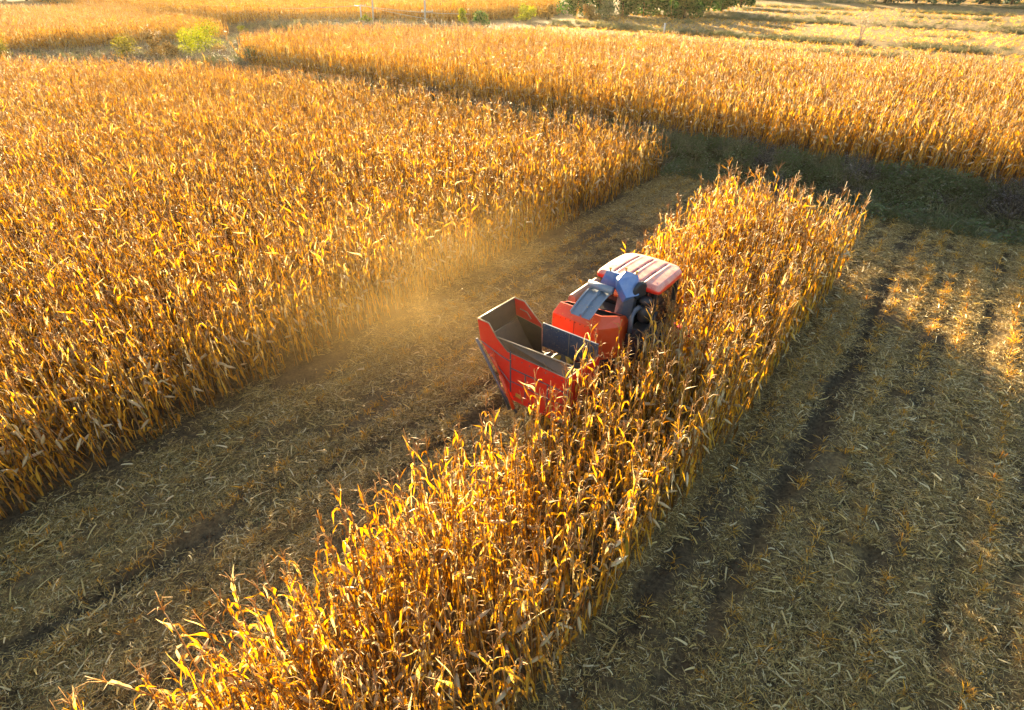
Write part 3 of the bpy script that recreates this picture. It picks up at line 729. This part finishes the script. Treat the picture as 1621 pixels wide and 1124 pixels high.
# ------------------------------------------------------------------ poles and wires
def pole(xb, yb, xt, yt, z, label, rad=.11, hmin=None, arm_y=None):
    X, Y, z0 = px_at(xb, yb, z); wd = Y * math.cos(PR) + (CAM_H - z0) * math.sin(PR)
    d = np.array([xt - 810.5, FPX * math.cos(PR) - (yt - 562) * math.sin(PR), -(FPX * math.sin(PR) + (yt - 562) * math.cos(PR))])
    t = Y / d[1]; top = d * t + np.array([0, 0, CAM_H])
    h = top[2] - z0 if hmin is None else hmin
    root = empty("utility_pole", (X, Y, z0)); tag(root, label, "pole")
    dx = top[0] - X; ha = h - .12
    if arm_y is not None: ha = CAM_H - (FPX * math.sin(PR) + (arm_y - 562) * math.cos(PR)) * Y / (FPX * math.cos(PR) - (arm_y - 562) * math.sin(PR)) - z0
    mb = MB(); mb.tube([(0, 0, -.3), (dx, 0, h)], [rad, rad * .75], 10); mb.build("post", M['concrete'], root, True)
    ca = MB(); ca.tube([(dx - .8, 0, ha), (dx + .8, 0, ha)], .06, 6); ca.build("crossarm", M['wire'], root, True)
    for s_ in (-.7, .7):
        im = MB(); im.tube([(dx + s_, 0, ha + .06), (dx + s_, 0, ha + .12), (dx + s_, 0, ha + .22)], [.03, .07, .03], 8); im.build("insulator", M['concrete'], root, True)
    return np.array([X + dx, Y, z0 + h - .05])
P1 = pole(573, 44, 570, 8, 1.0, "short pale concrete pole carrying wires, left of the taller poles beyond the corn")
P2 = pole(591, 44, 589, -30, 1.0, "tall pale concrete pole close beside the short one", hmin=6.5)
P3 = pole(673, 44, 671, -60, 1.0, "tall pale concrete pole standing alone near the middle of the top edge", .13, hmin=7.5, arm_y=18)
P4 = pole(366, 44, 358, 8, 1.0, "leaning pale pole at the right end of the upper left corn block")
P5 = pole(153, 20, 151, -20, 1.0, "pale pole rising behind the upper left corn block, right of its neighbour", hmin=5)
P6 = pole(141, 16, 137, -20, 1.0, "pale pole rising behind the upper left corn block, left of its neighbour", hmin=5)
X, Y, Z = px_at(1051, 53, 1.07); root = empty("marker_post", (X, Y, Z)); tag(root, "short white concrete post at the far edge of the terrace corn", "post")
mb = MB(); mb.tube([(0, 0, -.2), (0, 0, 1.0)], [.10, .09], 8); mb.build("post", M['concrete'], root, True); mb = MB(); mb.tube([(0, 0, 1.0), (0, 0, 1.08), (0, 0, 1.15)], [.13, .13, .04], 8); mb.build("cap", M['concrete'], root, True)
def wire(p0, p1, sag, label):
    pts = [p0 + (p1 - p0) * t - np.array([0, 0, 4 * sag * t * (1 - t)]) for t in np.linspace(0, 1, 17)]
    mb = MB(); mb.tube([q - p0 for q in pts], .035, 5); o = mb.build("power_wire", M['wire'], None, True); o.location = tuple(p0); tag(o, label, "wire")
up = np.array([0, 0, .1])
Xr, Yr = px_ground(745, 40, 1.0); low = np.array([Xr, Yr, 2.4])
wire(P1, low, .25, "thin wire running right from the short pole towards the yellow bush")
wire(P1 + up, np.array([P3[0], P3[1], CAM_H - P3[1] * .0695]), .12, "bright wire from the short pole to the lone tall pole")
wire(P4, P1, .35, "long wire from the leaning pole to the short pole")
wire(P4 + np.array([-.3, 0, 0]), P6 - np.array([0, 0, 2.2]), .5, "wire from the leaning pole to the poles at upper left")

# ------------------------------------------------------------------ the harvester (x right, y forward, z up)
hx, hy = W2(10.0, -5.3)
hv = empty("corn_harvester", (float(hx), float(hy), 0), -YAW - R(1.0))
tag(hv, "red corn harvester with an open rear bin cutting into the standing corn", "harvester")
RB = [M['red'], M['liner'], M['edge']]
yr, yf = -1.85, -.60
xl, xr_ = -1.9, .42
b_ = MB(); t_ = .03
b_.plate([(-.95, yr, .5), (xr_, yr, .5), (xr_, yr, 1.68), (-1.10, yr, 1.70), (-1.40, yr, 1.94), (-1.60, yr, 2.2), (xl, yr, 2.2), (-1.84, yr, 1.72)], t_)      # rear
b_.plate([(xl, yf, 2.2), (-1.84, yf, 1.80), (-1.10, yf, 1.72), (-1.12, yf, 1.80), (-1.60, yf, 2.2)][::-1], t_, 0, 0)   # front wing
b_.plate([(-1.84, yf, 1.795), (-.95, yf, .5), (xr_, yf, .5), (xr_, yf, 1.1), (-1.08, yf, 1.1), (-1.10, yf, 1.715)][::-1], t_)  # front
b_.plate([(xl, yr + .002, 2.2), (xl, yf - .002, 2.2), (-1.84, yf - .002, 1.72), (-1.84, yr + .002, 1.72)], t_)                              # left, upper
b_.plate([(-1.84, yr + .002, 1.715), (-1.84, yf - .002, 1.715), (-.95, yf - .002, .5), (-.95, yr + .002, .5)], t_, 1, 1)                    # left, sloping
b_.plate([(xr_ - .002, yr + .032, .5), (xr_ - .002, yf - .032, .5), (xr_ - .002, yf - .032, 1.62), (xr_ - .002, yr + .032, 1.68)], t_)                # right
b_.plate([(-.94, yr + .03, .52), (-.94, yf - .03, .52), (xr_ - .04, yf - .03, .52), (xr_ - .04, yr + .03, .52)], t_)                        # floor
bin_ = b_.build("grain_bin", RB, hv)
fp = MB(); fp.box(-1.06, .36, yf - .05, yf + .0, 1.26, 1.86); fp_obj = fp.build("front_screen", M['slate'], bin_, bevel=.01)
fr = MB()
for x0, x1, z0, z1 in ((-1.02, -.99, .7, 1.75), (-1.02, .36, 1.32, 1.345), (-.62, -.595, .7, 1.32), (-.05, -.025, .7, 1.32), (-1.02, .36, .98, 1.0)):
    fr.box(x0, x1, yr - .012, yr - .001, z0, z1)
for s_ in (0,):
    fr.tube([(-1.80, yr - .012, 1.70), (-1.30, yr - .012, 1.55), (-1.02, yr - .012, 1.50)], .012, 5); fr.tube([(-1.60, yr - .012, 1.45), (-1.02, yr - .012, .95)], .012, 5)
fr.build("stiffener_frame", M['slate'], bin_)
lean = MB(); lean.plate([(-1.10, yr + .02, 1.70), (xr_ - .01, yr + .02, 1.68), (xr_ - .04, yr + .26, 1.83), (-1.38, yr + .03, 1.94)], .02, 0, 0, 1); lean.build('rear_screen', [M['liner'], M['edge']], bin_)
rim = MB(); rim.tube([(xr_ - .04, yr + .25, 1.835), (-1.38, yr + .025, 1.945)], .014, 6); rim.tube([(-1.40, yr + .015, 1.95), (-1.60, yr + .015, 2.21), (xl, yr + .015, 2.21), (xl + .015, yf - .015, 2.21), (-1.60, yf - .015, 2.21), (-1.12, yf - .015, 1.79)], .014, 6)
rim.build("bin_rim", M['edge'], bin_, True)
ir = MB(); ir.tube([(-1.80, yr + .03, 1.72), (-1.79, yf - .03, 1.72)], .012, 5); ir.tube([(-1.7, yf - .05, 2.0), (-1.5, yf - .05, 1.98), (-1.38, yf - .05, 1.85)], .012, 5); ir.build("inner_rail", M['edge'], bin_, True)
sm = MB(); sm.tube([(-1.90, yr - .06, 1.75), (-1.36, yr - .06, .95), (-1.0, yr - .05, .25)], .035, 6); sm.build("tipping_strut", M['slate'], hv, True)
sm = MB(); sm.tube([(-1.78, yr - .05, 1.55), (-1.2, yr - .1, .75), (-.8, yr - .05, .25)], .03, 6); sm.build("tipping_strut", M['slate'], hv, True)
hc = MB(); hc.tube([(-1.44, yr - .08, 1.52), (-1.20, yr - .08, 1.05)], .022, 8, 0); hc.tube([(-1.22, yr - .08, 1.1), (-.86, yr - .08, .35)], .04, 8, 0); hc.tube([(-1.46, yr - .08, 1.56), (-1.43, yr - .08, 1.50)], .05, 8); hc.build("hydraulic_cylinder", M['orange_red'], hv, True)
# hood over the husking rolls
hd = MB()
hd.hull8([(-1.25, 0, .95), (-.02, 0, .95), (.30, .40, .95), (.30, .75, .95), (-1.25, .60, .95)], [(-1.25, 0, 1.78), (-.02, 0, 1.78), (.30, .40, 1.78), (.30, .75, 1.78), (-1.25, .60, 1.78)])
hood = hd.build("husker_hood", M['orange_red'], hv, bevel=.012)
hd = MB()
ob = [(-1.25, 0, 1.783), (-.02, 0, 1.783), (.30, .40, 1.783), (.30, .75, 1.783), (-1.25, .60, 1.783)]; ot = [(-1.2, .22, 1.98), (-.10, .22, 1.98), (.22, .48, 1.98), (.24, .72, 1.90), (-1.2, .56, 1.86)]
it = [(-1.17, .25, 1.98), (-.12, .25, 1.98), (.19, .50, 1.98), (.21, .69, 1.90), (-1.17, .53, 1.86)]; ib = [(q[0], q[1], 1.80) for q in it]
V = ob + ot + it + ib; F = []
for i in range(5):
    j = (i + 1) % 5; F += [(i, j, 5 + j, 5 + i), (5 + i, 5 + j, 10 + j, 10 + i), (10 + i, 10 + j, 15 + j, 15 + i)]
F.append((19, 18, 17, 16, 15)[::-1]); hd.add(V, F)
hd.m = [1 if (q % 3 == 2 or q == 15) else 0 for q in range(16)]; hd.build("hood_top", [M['orange_red'], M['dark']], hood, bevel=.006)
dc = MB(); dc.hull8([(-1.0, .66, .95), (.28, .80, .95), (.28, 1.1, .95), (-1.0, 1.1, .95)], [(-1.0, .66, 1.72), (.28, .80, 1.72), (.28, 1.1, 1.85), (-1.0, 1.1, 1.85)]); dc.build('machine_deck', M['dark'], hv, bevel=.01)
# the ribbed chute cover lying over the hood's opening
cv = MB(); n_ = 9; vs = []; fs = []
def cover_pt(t, u, off=0):
    y_ = -.18 + .80 * t; z_ = 2.10 + .40 * t - .10 * t ** 4
    if t > .85: y_ += .04
    return (-.68 + .55 * u + .02 * t, y_, z_ + off)
prof = [(0, .0), (.06, .0), (.07, -.05), (.46, -.05), (.47, .012), (.56, .012), (.57, -.05), (.93, -.05), (.94, .0), (1, .0)]
for i in range(n_ + 1):
    for u, o_ in prof: vs.append(cover_pt(i / n_, u, o_))
k = len(prof)
for i in range(n_):
    for j in range(k - 1): fs.append((i * k + j, i * k + j + 1, (i + 1) * k + j + 1, (i + 1) * k + j))
cv.add(vs, fs); o = cv.build("chute_cover", M['silver'], hv); sd = o.modifiers.new("solid", 'SOLIDIFY'); sd.thickness = .015
ch = MB(); ch.tube([(-.70, .60, 2.46), (-.09, .60, 2.46)], .085, 14); ch.build("roller_cap", M['silver'], hv, True)
ba = MB(); prof = [(-.11, 0), (.11, 0), (.11, .20), (.07, .28), (0, .31), (-.07, .28), (-.11, .20)]
ba.hull8([(-1.36 + x_, .95, 1.50 + z_) for x_, z_ in prof], [(-1.30 + x_, 2.0, 1.58 + z_) for x_, z_ in prof]); ba.build("side_tube", M['greybrown'], hv, bevel=.015)
sp_ = MB(); sp_.tube([(-1.15, 1.0, 1.45), (-1.05, 1.35, 1.65)], .08, 10); sp_.build("air_hose", M['liner'], hv, True)
# blue elevator head and its side panel
def hull(pts):
    import bmesh
    bm = bmesh.new()
    for q in pts: bm.verts.new(q)
    bmesh.ops.convex_hull(bm, input=bm.verts); bm.verts.ensure_lookup_table(); bm.verts.index_update()
    bmesh.ops.dissolve_limit(bm, angle_limit=.03, verts=bm.verts, edges=bm.edges); bm.verts.index_update()
    m_ = MB(); m_.add([tuple(v.co) for v in bm.verts], [tuple(v.index for v in f.verts) for f in bm.faces]); bm.free(); return m_
hull([(-.64, .98, 2.34), (-.22, .96, 2.34), (-.47, .93, 2.72), (-.13, .95, 2.72), (-.13, 1.02, 2.71), (-.45, 1.02, 2.71), (-.62, 1.03, 2.34), (-.2, 1.03, 2.34)]).build("elevator_guard", M['blue'], hv, bevel=.01)
eh = hull([(-0.01, 0.64, 2.73), (0.19, 0.83, 2.73), (0.44, 0.81, 2.44), (0.29, 0.53, 2.44), (-0.14, 0.76, 2.71), (-0.02, 1.0, 2.83), (0.27, 1.01, 2.81), (0.15, 0.65, 2.23), (-0.1, 0.74, 2.44), (0.4, 1.06, 2.41), (0.05, 1.01, 2.26)])
head = eh.build("elevator_head", M['blue'], hv, bevel=.012)
ed = MB(); ed.hull8([(-.12, .80, 1.7), (.12, .74, 1.7), (.3, .84, 1.7), (.3, .98, 1.7), (-.12, .97, 1.7)], [(-.05, .82, 2.38), (.15, .72, 2.3), (.33, .84, 2.4), (.33, .99, 2.4), (-.05, .99, 2.4)]); ed.build("elevator_leg", M['slate'], hv)
dk = MB(); dk.tube([(.37, .93, 2.50), (.42, .92, 2.50), (.45, .91, 2.50)], [.21, .21, .17], 24); o = dk.build("pulley_disc", M['dark'], hv, False, .008)
for q in ((-.40, .98, 2.71), (-.02, .99, 2.82), (.24, 1.0, 2.80)):
    bt = MB(); bt.tube([q, (q[0], q[1], q[2] + .07)], .018, 8); bt.tube([(q[0], q[1], q[2] + .055), (q[0], q[1], q[2] + .085)], .03, 8); bt.build("lifting_eye", M['lamp'], hv)
# engine with muffler and air filter
en = MB(); en.box(.36, .80, .55, 1.02, .85, 1.55); en.box(.42, .74, .60, 1.0, 1.551, 1.72); en.build("engine_block", M['dark'], hv, bevel=.02)
mf = MB(); mf.tube([(.58, .92, 1.80), (.58, .92, 1.86), (.58, .92, 2.14), (.58, .92, 2.20)], [.10, .15, .15, .07], 18); mf.tube([(.58, .92, 2.20), (.58, .92, 2.28)], .05, 12); mf.build("air_filter", M['dark'], hv, True)
cp = MB(); cp.tube([(.58, .92, 2.25), (.58, .92, 2.28), (.58, .92, 2.36), (.58, .92, 2.39)], [.10, .145, .13, .05], 18); cp.build("filter_cap", M['dark'], hv, True)
pi_ = MB(); pi_.tube([(.44, .60, 1.6), (.42, .62, 1.95), (.46, .72, 2.12), (.5, .82, 2.18)], .055, 10); pi_.build("intake_pipe", M['slate'], hv, True)
ex = MB(); ex.tube([(.78, .7, 1.5), (.84, .75, 1.9), (.84, .95, 2.1)], .04, 10); ex.build("exhaust_pipe", M['dark'], hv, True)
# cab
cb = MB(); cb.box(-.70, .70, 1.14, 2.28, .9, 1.45); cab = cb.build("cab", M['dark'], hv, bevel=.02)
gl = MB(); gl.box(-.66, .66, 1.18, 2.24, 1.452, 2.42); gl.build("window", M['glass'], cab)
for sx in (-1, 1):
    for y_ in (1.16, 2.26):
        pl = MB(); pl.box(sx * .68 - .035, sx * .68 + .035, y_ - .035, y_ + .035, 1.453, 2.44); pl.build("pillar", M['dark'], cab, bevel=.008)
# roof: pressed sheet with rounded corners and three grooves
def roof_mesh():
    nx, ny = 61, 41; X0, X1, Y0, Y1 = -.80, .80, 1.04, 2.42; mb = MB(); vs = []; fs = []
    for j in range(ny):
        for i in range(nx):
            u = -1 + 2 * i / (nx - 1); v = -1 + 2 * j / (ny - 1)
            # square to rounded rectangle
            cr = .28; uu, vv = abs(u), abs(v)
            tp = 1 - .05 * max(0, v)
            xx = u * .80 * tp; yy = (Y0 + Y1) / 2 + v * (Y1 - Y0) / 2
            rad = .24 if v > 0 else .10
            ex_, ey_ = .80 * tp - abs(xx), (Y1 - Y0) / 2 - abs(yy - (Y0 + Y1) / 2)
            if ex_ < rad and ey_ < rad:
                dx, dy = rad - ex_, rad - ey_; m = max(dx, dy); h = math.hypot(dx, dy)
                if h > 1e-6:
                    f = m / h; xx += -math.copysign(dx * (1 - f), u); yy += -math.copysign(dy * (1 - f), v)
            e = min(1 - uu, 1 - vv * 1.0)
            z_ = 2.60 + .055 * (1 - u * u) + .03 * (1 - v * v) - .07 * (1 - min(1, e / .10)) ** 2
            for g0 in (-.45, .02, .48):
                du = (u - g0 - .03 * v); z_ -= .035 * math.exp(-(du / .035) ** 2) * float(sstep((.82 - v) / .15)) * float(sstep((v + .97) / .1))
                z_ += .015 * math.exp(-((du - .09) / .05) ** 2) * float(sstep((.82 - v) / .15))
            vs.append((xx, yy, z_))
    for j in range(ny - 1):
        for i in range(nx - 1): a_ = j * nx + i; fs.append((a_, a_ + 1, a_ + nx + 1, a_ + nx))
    ring = [i for i in range(nx)] + [j * nx + nx - 1 for j in range(1, ny)] + [(ny - 1) * nx + i for i in range(nx - 2, -1, -1)] + [j * nx for j in range(ny - 2, 0, -1)]
    o0 = len(vs)
    for lvl, (sk, dz) in enumerate(((1.008, -.05), (1.0, -.115))):
        for i in ring: q = vs[i]; vs.append((q[0] * sk, 1.73 + (q[1] - 1.73) * sk, 2.54 + dz + .03))
    kk = len(ring)
    for i in range(kk):
        j = (i + 1) % kk; fs += [(ring[j], ring[i], o0 + i, o0 + j), (o0 + j, o0 + i, o0 + kk + i, o0 + kk + j)]
    fs.append(tuple(o0 + kk + i for i in range(kk)))
    mb.add(vs, fs)
    for fi, f_ in enumerate(fs[:(nx - 1) * (ny - 1)]):
        i_, j_ = fi % (nx - 1) + .5, fi // (nx - 1) + .5; u, v = -1 + 2 * i_ / (nx - 1), -1 + 2 * j_ / (ny - 1)
        if -.9 < v < .72 and any(abs(u - g0 - .03 * v) < .03 for g0 in (-.45, .02, .48)): mb.m[fi] = 1
    for fi in range((nx - 1) * (ny - 1), len(fs)): mb.m[fi] = 2
    return mb
rf = roof_mesh().build("cab_roof", [M['roof'], M['seam'], M['red']], cab, True)
for sx in (-1, 1):
    wl = MB(); wl.tube([(sx * .5, 2.36, 2.36), (sx * .5, 2.46, 2.36)], [.07, .085], 12); wl.build("work_light", M['lamp'], cab, True)
    pass
# chassis, wheels, header
cs_ = MB(); cs_.box(-.55, .55, -1.7, 2.3, .42, .49); cs_.box(-.70, .70, 1.5, 1.65, .45, .60); cs_.box(-.6, .6, -1.15, -1.05, .34, .42); cs_.box(-.9, .3, .1, .9, .55, .95); cs_.build("chassis", M['dark'], hv, bevel=.01)
def wheel(x_, y_, rad, wd):
    g = MB(); prof = [(-wd, .55), (-wd, .9), (-wd * .8, 1), (wd * .8, 1), (wd, .9), (wd, .55)]; seg = 36; vs = []; fs = []
    for i in range(seg):
        an = 2 * math.pi * i / seg
        for xo, rr in prof:
            lug = 1 + (.03 if (i % 3 == 0 and rr > .95) else 0)
            vs.append((x_ + xo, y_ + rad * rr * lug * math.cos(an), rad + rad * rr * lug * math.sin(an)))
    for i in range(seg):
        for j in range(5): a_, b2 = i * 6 + j, ((i + 1) % seg) * 6 + j; fs.append((a_, a_ + 1, b2 + 1, b2))
    g.add(vs, fs); wh = g.build("wheel", M['rubber'], hv)
    rm = MB(); rm.tube([(x_ - wd * .7, y_, rad), (x_ + wd * .7, y_, rad)], rad * .56, 20); rm.build("rim", M['orange_red'], wh, bevel=.01)
for sx in (-1, 1): wheel(sx * .72, 1.55, .58, .19); wheel(sx * .60, -1.1, .40, .13)
hdr = MB(); hdr.box(-1.15, 1.05, 2.55, 2.75, .35, .95); hdr.box(-.35, .35, 2.25, 2.55, .5, .9); hdr_o = hdr.build("header", M['red'], hv, bevel=.015)
for x_ in (-1.1, -.4, .3, 1.0):
    sn = MB(); sn.hull8([(x_ - .14, 2.75, .25), (x_ + .14, 2.75, .25), (x_ + .14, 2.75, .75), (x_, 2.75, .88), (x_ - .14, 2.75, .75)], [(x_ - .02, 3.75, .10), (x_ + .02, 3.75, .10), (x_ + .02, 3.75, .15), (x_, 3.75, .17), (x_ - .02, 3.75, .15)]); sn.build("row_divider", M['red'], hdr_o, bevel=.01)
# small fittings: seams, bolts, hoses, steps, guard rail, work decal plates
bo = MB()
for x_ in np.linspace(-1.15, -.1, 9): bo.tube([(x_, -.004, 1.74), (x_, -.016, 1.74)], .012, 6)
for x_ in np.linspace(-1.15, -.1, 9): bo.tube([(x_, -.004, 1.02), (x_, -.016, 1.02)], .012, 6)
for z_ in np.linspace(1.1, 1.66, 5): bo.tube([(-1.21, -.004, z_), (-1.21, -.016, z_)], .012, 6); bo.tube([(-.06, -.004, z_), (-.06, -.016, z_)], .012, 6)
bo.build("hood_bolts", M['dark'], hood)
se = MB(); se.box(-.66, -.65, -.006, -.001, 1.0, 1.77); se.box(-1.22, -.05, -.006, -.001, 1.38, 1.39); se.build("panel_seam", M['dark'], hood)
hs_ = MB(); hs_.tube([(-.9, .58, 1.8), (-.85, .7, 1.95), (-.7, .85, 2.0), (-.5, .95, 1.9)], .025, 7); hs_.tube([(.34, .62, 1.3), (.52, .48, 1.5), (.66, .58, 1.75)], .02, 7); hs_.tube([(.30, .70, 1.2), (.60, .42, 1.25), (.84, .60, 1.5)], .018, 7); hs_.build("hydraulic_hose", M['rubber'], hv, True)
bs = MB()
for x_ in np.linspace(-.9, .3, 7): bs.tube([(x_, yr - .001, .62), (x_, yr - .014, .62)], .014, 6); bs.tube([(x_, yr - .001, 1.60), (x_, yr - .014, 1.60)], .012, 6)
bs.build("bin_bolts", M['slate'], bin_)
fsb = MB()
for x_ in np.linspace(-1.0, .3, 8): fsb.tube([(x_, yf - .05, 1.82), (x_, yf - .062, 1.82)], .011, 6)
fsb.box(-.36, -.345, yf - .056, yf - .051, 1.28, 1.85); fsb.build("screen_bolts", M['edge'], fp_obj)
lad = MB()
for x_ in (.82, .98): lad.tube([(x_, 1.2, .45), (x_, 1.2, 1.5)], .018, 6)
for z_ in (.5, .8, 1.1, 1.4): lad.tube([(.82, 1.2, z_), (.98, 1.2, z_)], .018, 6)
lad.build("ladder", M['slate'], hv, True)
tl_ = MB()
for x_ in (-.85, .3): tl_.box(x_, x_ + .12, yr - .03, yr - .002, .66, .74)
tl_.build("tail_light", M['lamp'], bin_)
# husks and cobs lying in the bin
ca_, sa_ = math.cos(hv.rotation_euler[2]), math.sin(hv.rotation_euler[2])
def hw(x_, y_, z_): return (hx + x_ * ca_ - y_ * sa_, hy + x_ * sa_ + y_ * ca_, z_)
pile = MB(); nx, ny = 22, 16; vs = []; fs = []; rng = random.Random(9)
for j in range(ny):
    for i in range(nx):
        u, v = i / (nx - 1), j / (ny - 1); zz = .60 + .64 * math.exp(-((u - .5) / .7) ** 2) * (.25 + .80 * v) + rng.uniform(-.03, .03)
        vs.append((-.93 - max(0, zz - .52) * .5 * (1 - u) + (1.26 + .5 * max(0, zz - .52) * (1 - u)) * u, yr + .06 + 1.14 * v, zz))
for j in range(ny - 1):
    for i in range(nx - 1): a_ = j * nx + i; fs.append((a_, a_ + 1, a_ + nx + 1, a_ + nx))
pile.add([tuple(hw(*q)) for q in vs], fs); o = pile.build("husk_pile", M['liner'], None); tag(o, "dark heap of husks and chaff in the harvester's open bin", "husks", kind='stuff')
cf = MB(); rng = random.Random(12)
def fleck(q, sz):
    a_ = rng.uniform(0, 6.28); u = np.array([math.cos(a_), math.sin(a_), rng.uniform(-.3, .3)]) * sz; v = np.array([-math.sin(a_), math.cos(a_), rng.uniform(-.5, .5)]) * sz * .25; q = np.array(q)
    cf.add([q - u, q + v, q + u, q - v], [(0, 1, 2, 3)], 0, (rng.uniform(.3, 1), 0, 0))
for k in range(90): fleck(hw(rng.uniform(-.72, .72), rng.uniform(1.1, 2.3), 2.675), rng.uniform(.008, .035))
for k in range(50): v_ = rng.random(); fleck(hw(rng.uniform(-1.15, -.1), .005 + .2 * v_, 1.80 + .19 * v_), rng.uniform(.008, .03))
for k in range(40): fleck(hw(rng.uniform(-.62, -.15), rng.uniform(-.1, .3), 2.17 + rng.uniform(0, .1)), rng.uniform(.006, .02))
for k in range(90): fleck(hw(rng.uniform(-1.0, .35), yf - .058, rng.uniform(1.3, 1.85)), rng.uniform(.006, .018))
for k in range(120): fleck(hw(rng.uniform(-1.0, .35), rng.uniform(yr + .1, yf - .1), rng.uniform(.75, 1.15)), rng.uniform(.01, .05))
o = cf.build("chaff", M['stub']); tag(o, "flecks of chopped husk settled on the harvester's roof, hood and bin", "chaff", kind='stuff')
cf = MB()
for k in range(420):
    a_ = rng.gauss(9.5, 4.5); p_ = rng.gauss(-8.6, 1.8); X, Y = W2(a_, p_); fleck((float(X), float(Y), abs(rng.gauss(.6, .8)) + .1), rng.uniform(.008, .032))
o = cf.build("flying_chaff", M['stub']); tag(o, "bits of husk flying in the dust left of the harvester", "chaff", kind='stuff')
cobm = []
for i in range(3):
    cm = MB(); cm.tube([(-.11, 0, 0), (-.09, 0, 0), (-.04, 0, .004), (.03, 0, .004), (.08, 0, 0), (.11, 0, 0)], [.012, .024, .029, .027, .018, .006], 9, 0); cobm.append(cm.mesh("corn_cob", [M['cob']], True))
cob0 = bpy.data.objects.new("corn_cob", cobm[0])
for i in range(22):
    c = cob0 if i == 0 else cob0.copy(); col.objects.link(c)
    u, v = rng.uniform(.15, .95), rng.uniform(.3, .97); zz = .60 + .64 * math.exp(-((u - .5) / .7) ** 2) * (.25 + .80 * v) + .03
    c.location = hw(-.85 + 1.15 * u, yr + .1 + 1.05 * v, zz); c.rotation_euler = (0, rng.uniform(-.3, .3), rng.uniform(0, 6.28)); c.scale = (1.2, 1.2, 1.2)
    tag(c, "husked yellow corn cob lying on the husks in the harvester's bin", "corn cob", "corn cobs in the harvester's bin")

# ------------------------------------------------------------------ air: thin haze over everything, dust thrown up by the harvester
def vol_mat(name, c, dens, aniso):
    m = bpy.data.materials.new(name); m.use_nodes = True; n = m.node_tree.nodes; l = m.node_tree.links
    n.remove(n["Principled BSDF"]); v = n.new("ShaderNodeVolumePrincipled")
    v.inputs['Color'].default_value = (*c, 1); v.inputs['Density'].default_value = dens; v.inputs['Anisotropy'].default_value = aniso
    l.new(v.outputs[0], n["Material Output"].inputs['Volume']); return m, n, l, v
if HAZE: hm, *_ = vol_mat("haze_air", (1.0, .84, .52), HAZE, .6)
if HAZE: hz = MB(); hz.box(-1300, 1300, -1300, 1300, -1.6, 11.0); hz = hz.build("haze", hm); tag(hz, "thin golden haze over the fields", "haze", kind='stuff')
dm, n, l, v = vol_mat("harvest_dust", (1.0, .66, .24), DUST, .4)
tc = n.new("ShaderNodeTexCoord"); ln = n.new("ShaderNodeVectorMath"); ln.operation = 'LENGTH'; l.new(tc.outputs['Object'], ln.inputs[0])
nz = n.new("ShaderNodeTexNoise"); nz.inputs['Scale'].default_value = 2.2; nz.inputs['Detail'].default_value = 3; l.new(tc.outputs['Object'], nz.inputs['Vector'])
fall = math_n(n, l, 'SUBTRACT', 1.0, ln.outputs['Value'], True); fall = math_n(n, l, 'MULTIPLY', fall, fall)
dn = math_n(n, l, 'MULTIPLY', fall, math_n(n, l, 'MULTIPLY', math_n(n, l, 'SUBTRACT', nz.outputs['Fac'], .30), 3.0, True))
l.new(math_n(n, l, 'MULTIPLY', dn, DUST), v.inputs['Density'])
db = MB(); db.tube([(0, 0, -1), (0, 0, -.8), (0, 0, -.4), (0, 0, 0), (0, 0, .4), (0, 0, .8), (0, 0, 1)], [.05, .6, .92, 1.0, .92, .6, .05], 20)
dust = db.build("dust_cloud", dm, None, True); dx_, dy_ = W2(9.0, -9.9); dust.location = (float(dx_), float(dy_), 1.6); dust.scale = (4.9, 7.0, 2.7); dust.rotation_euler = (0, 0, -YAW)
tag(dust, "golden dust drifting left of the harvester over the cut lane", "dust", kind='stuff')
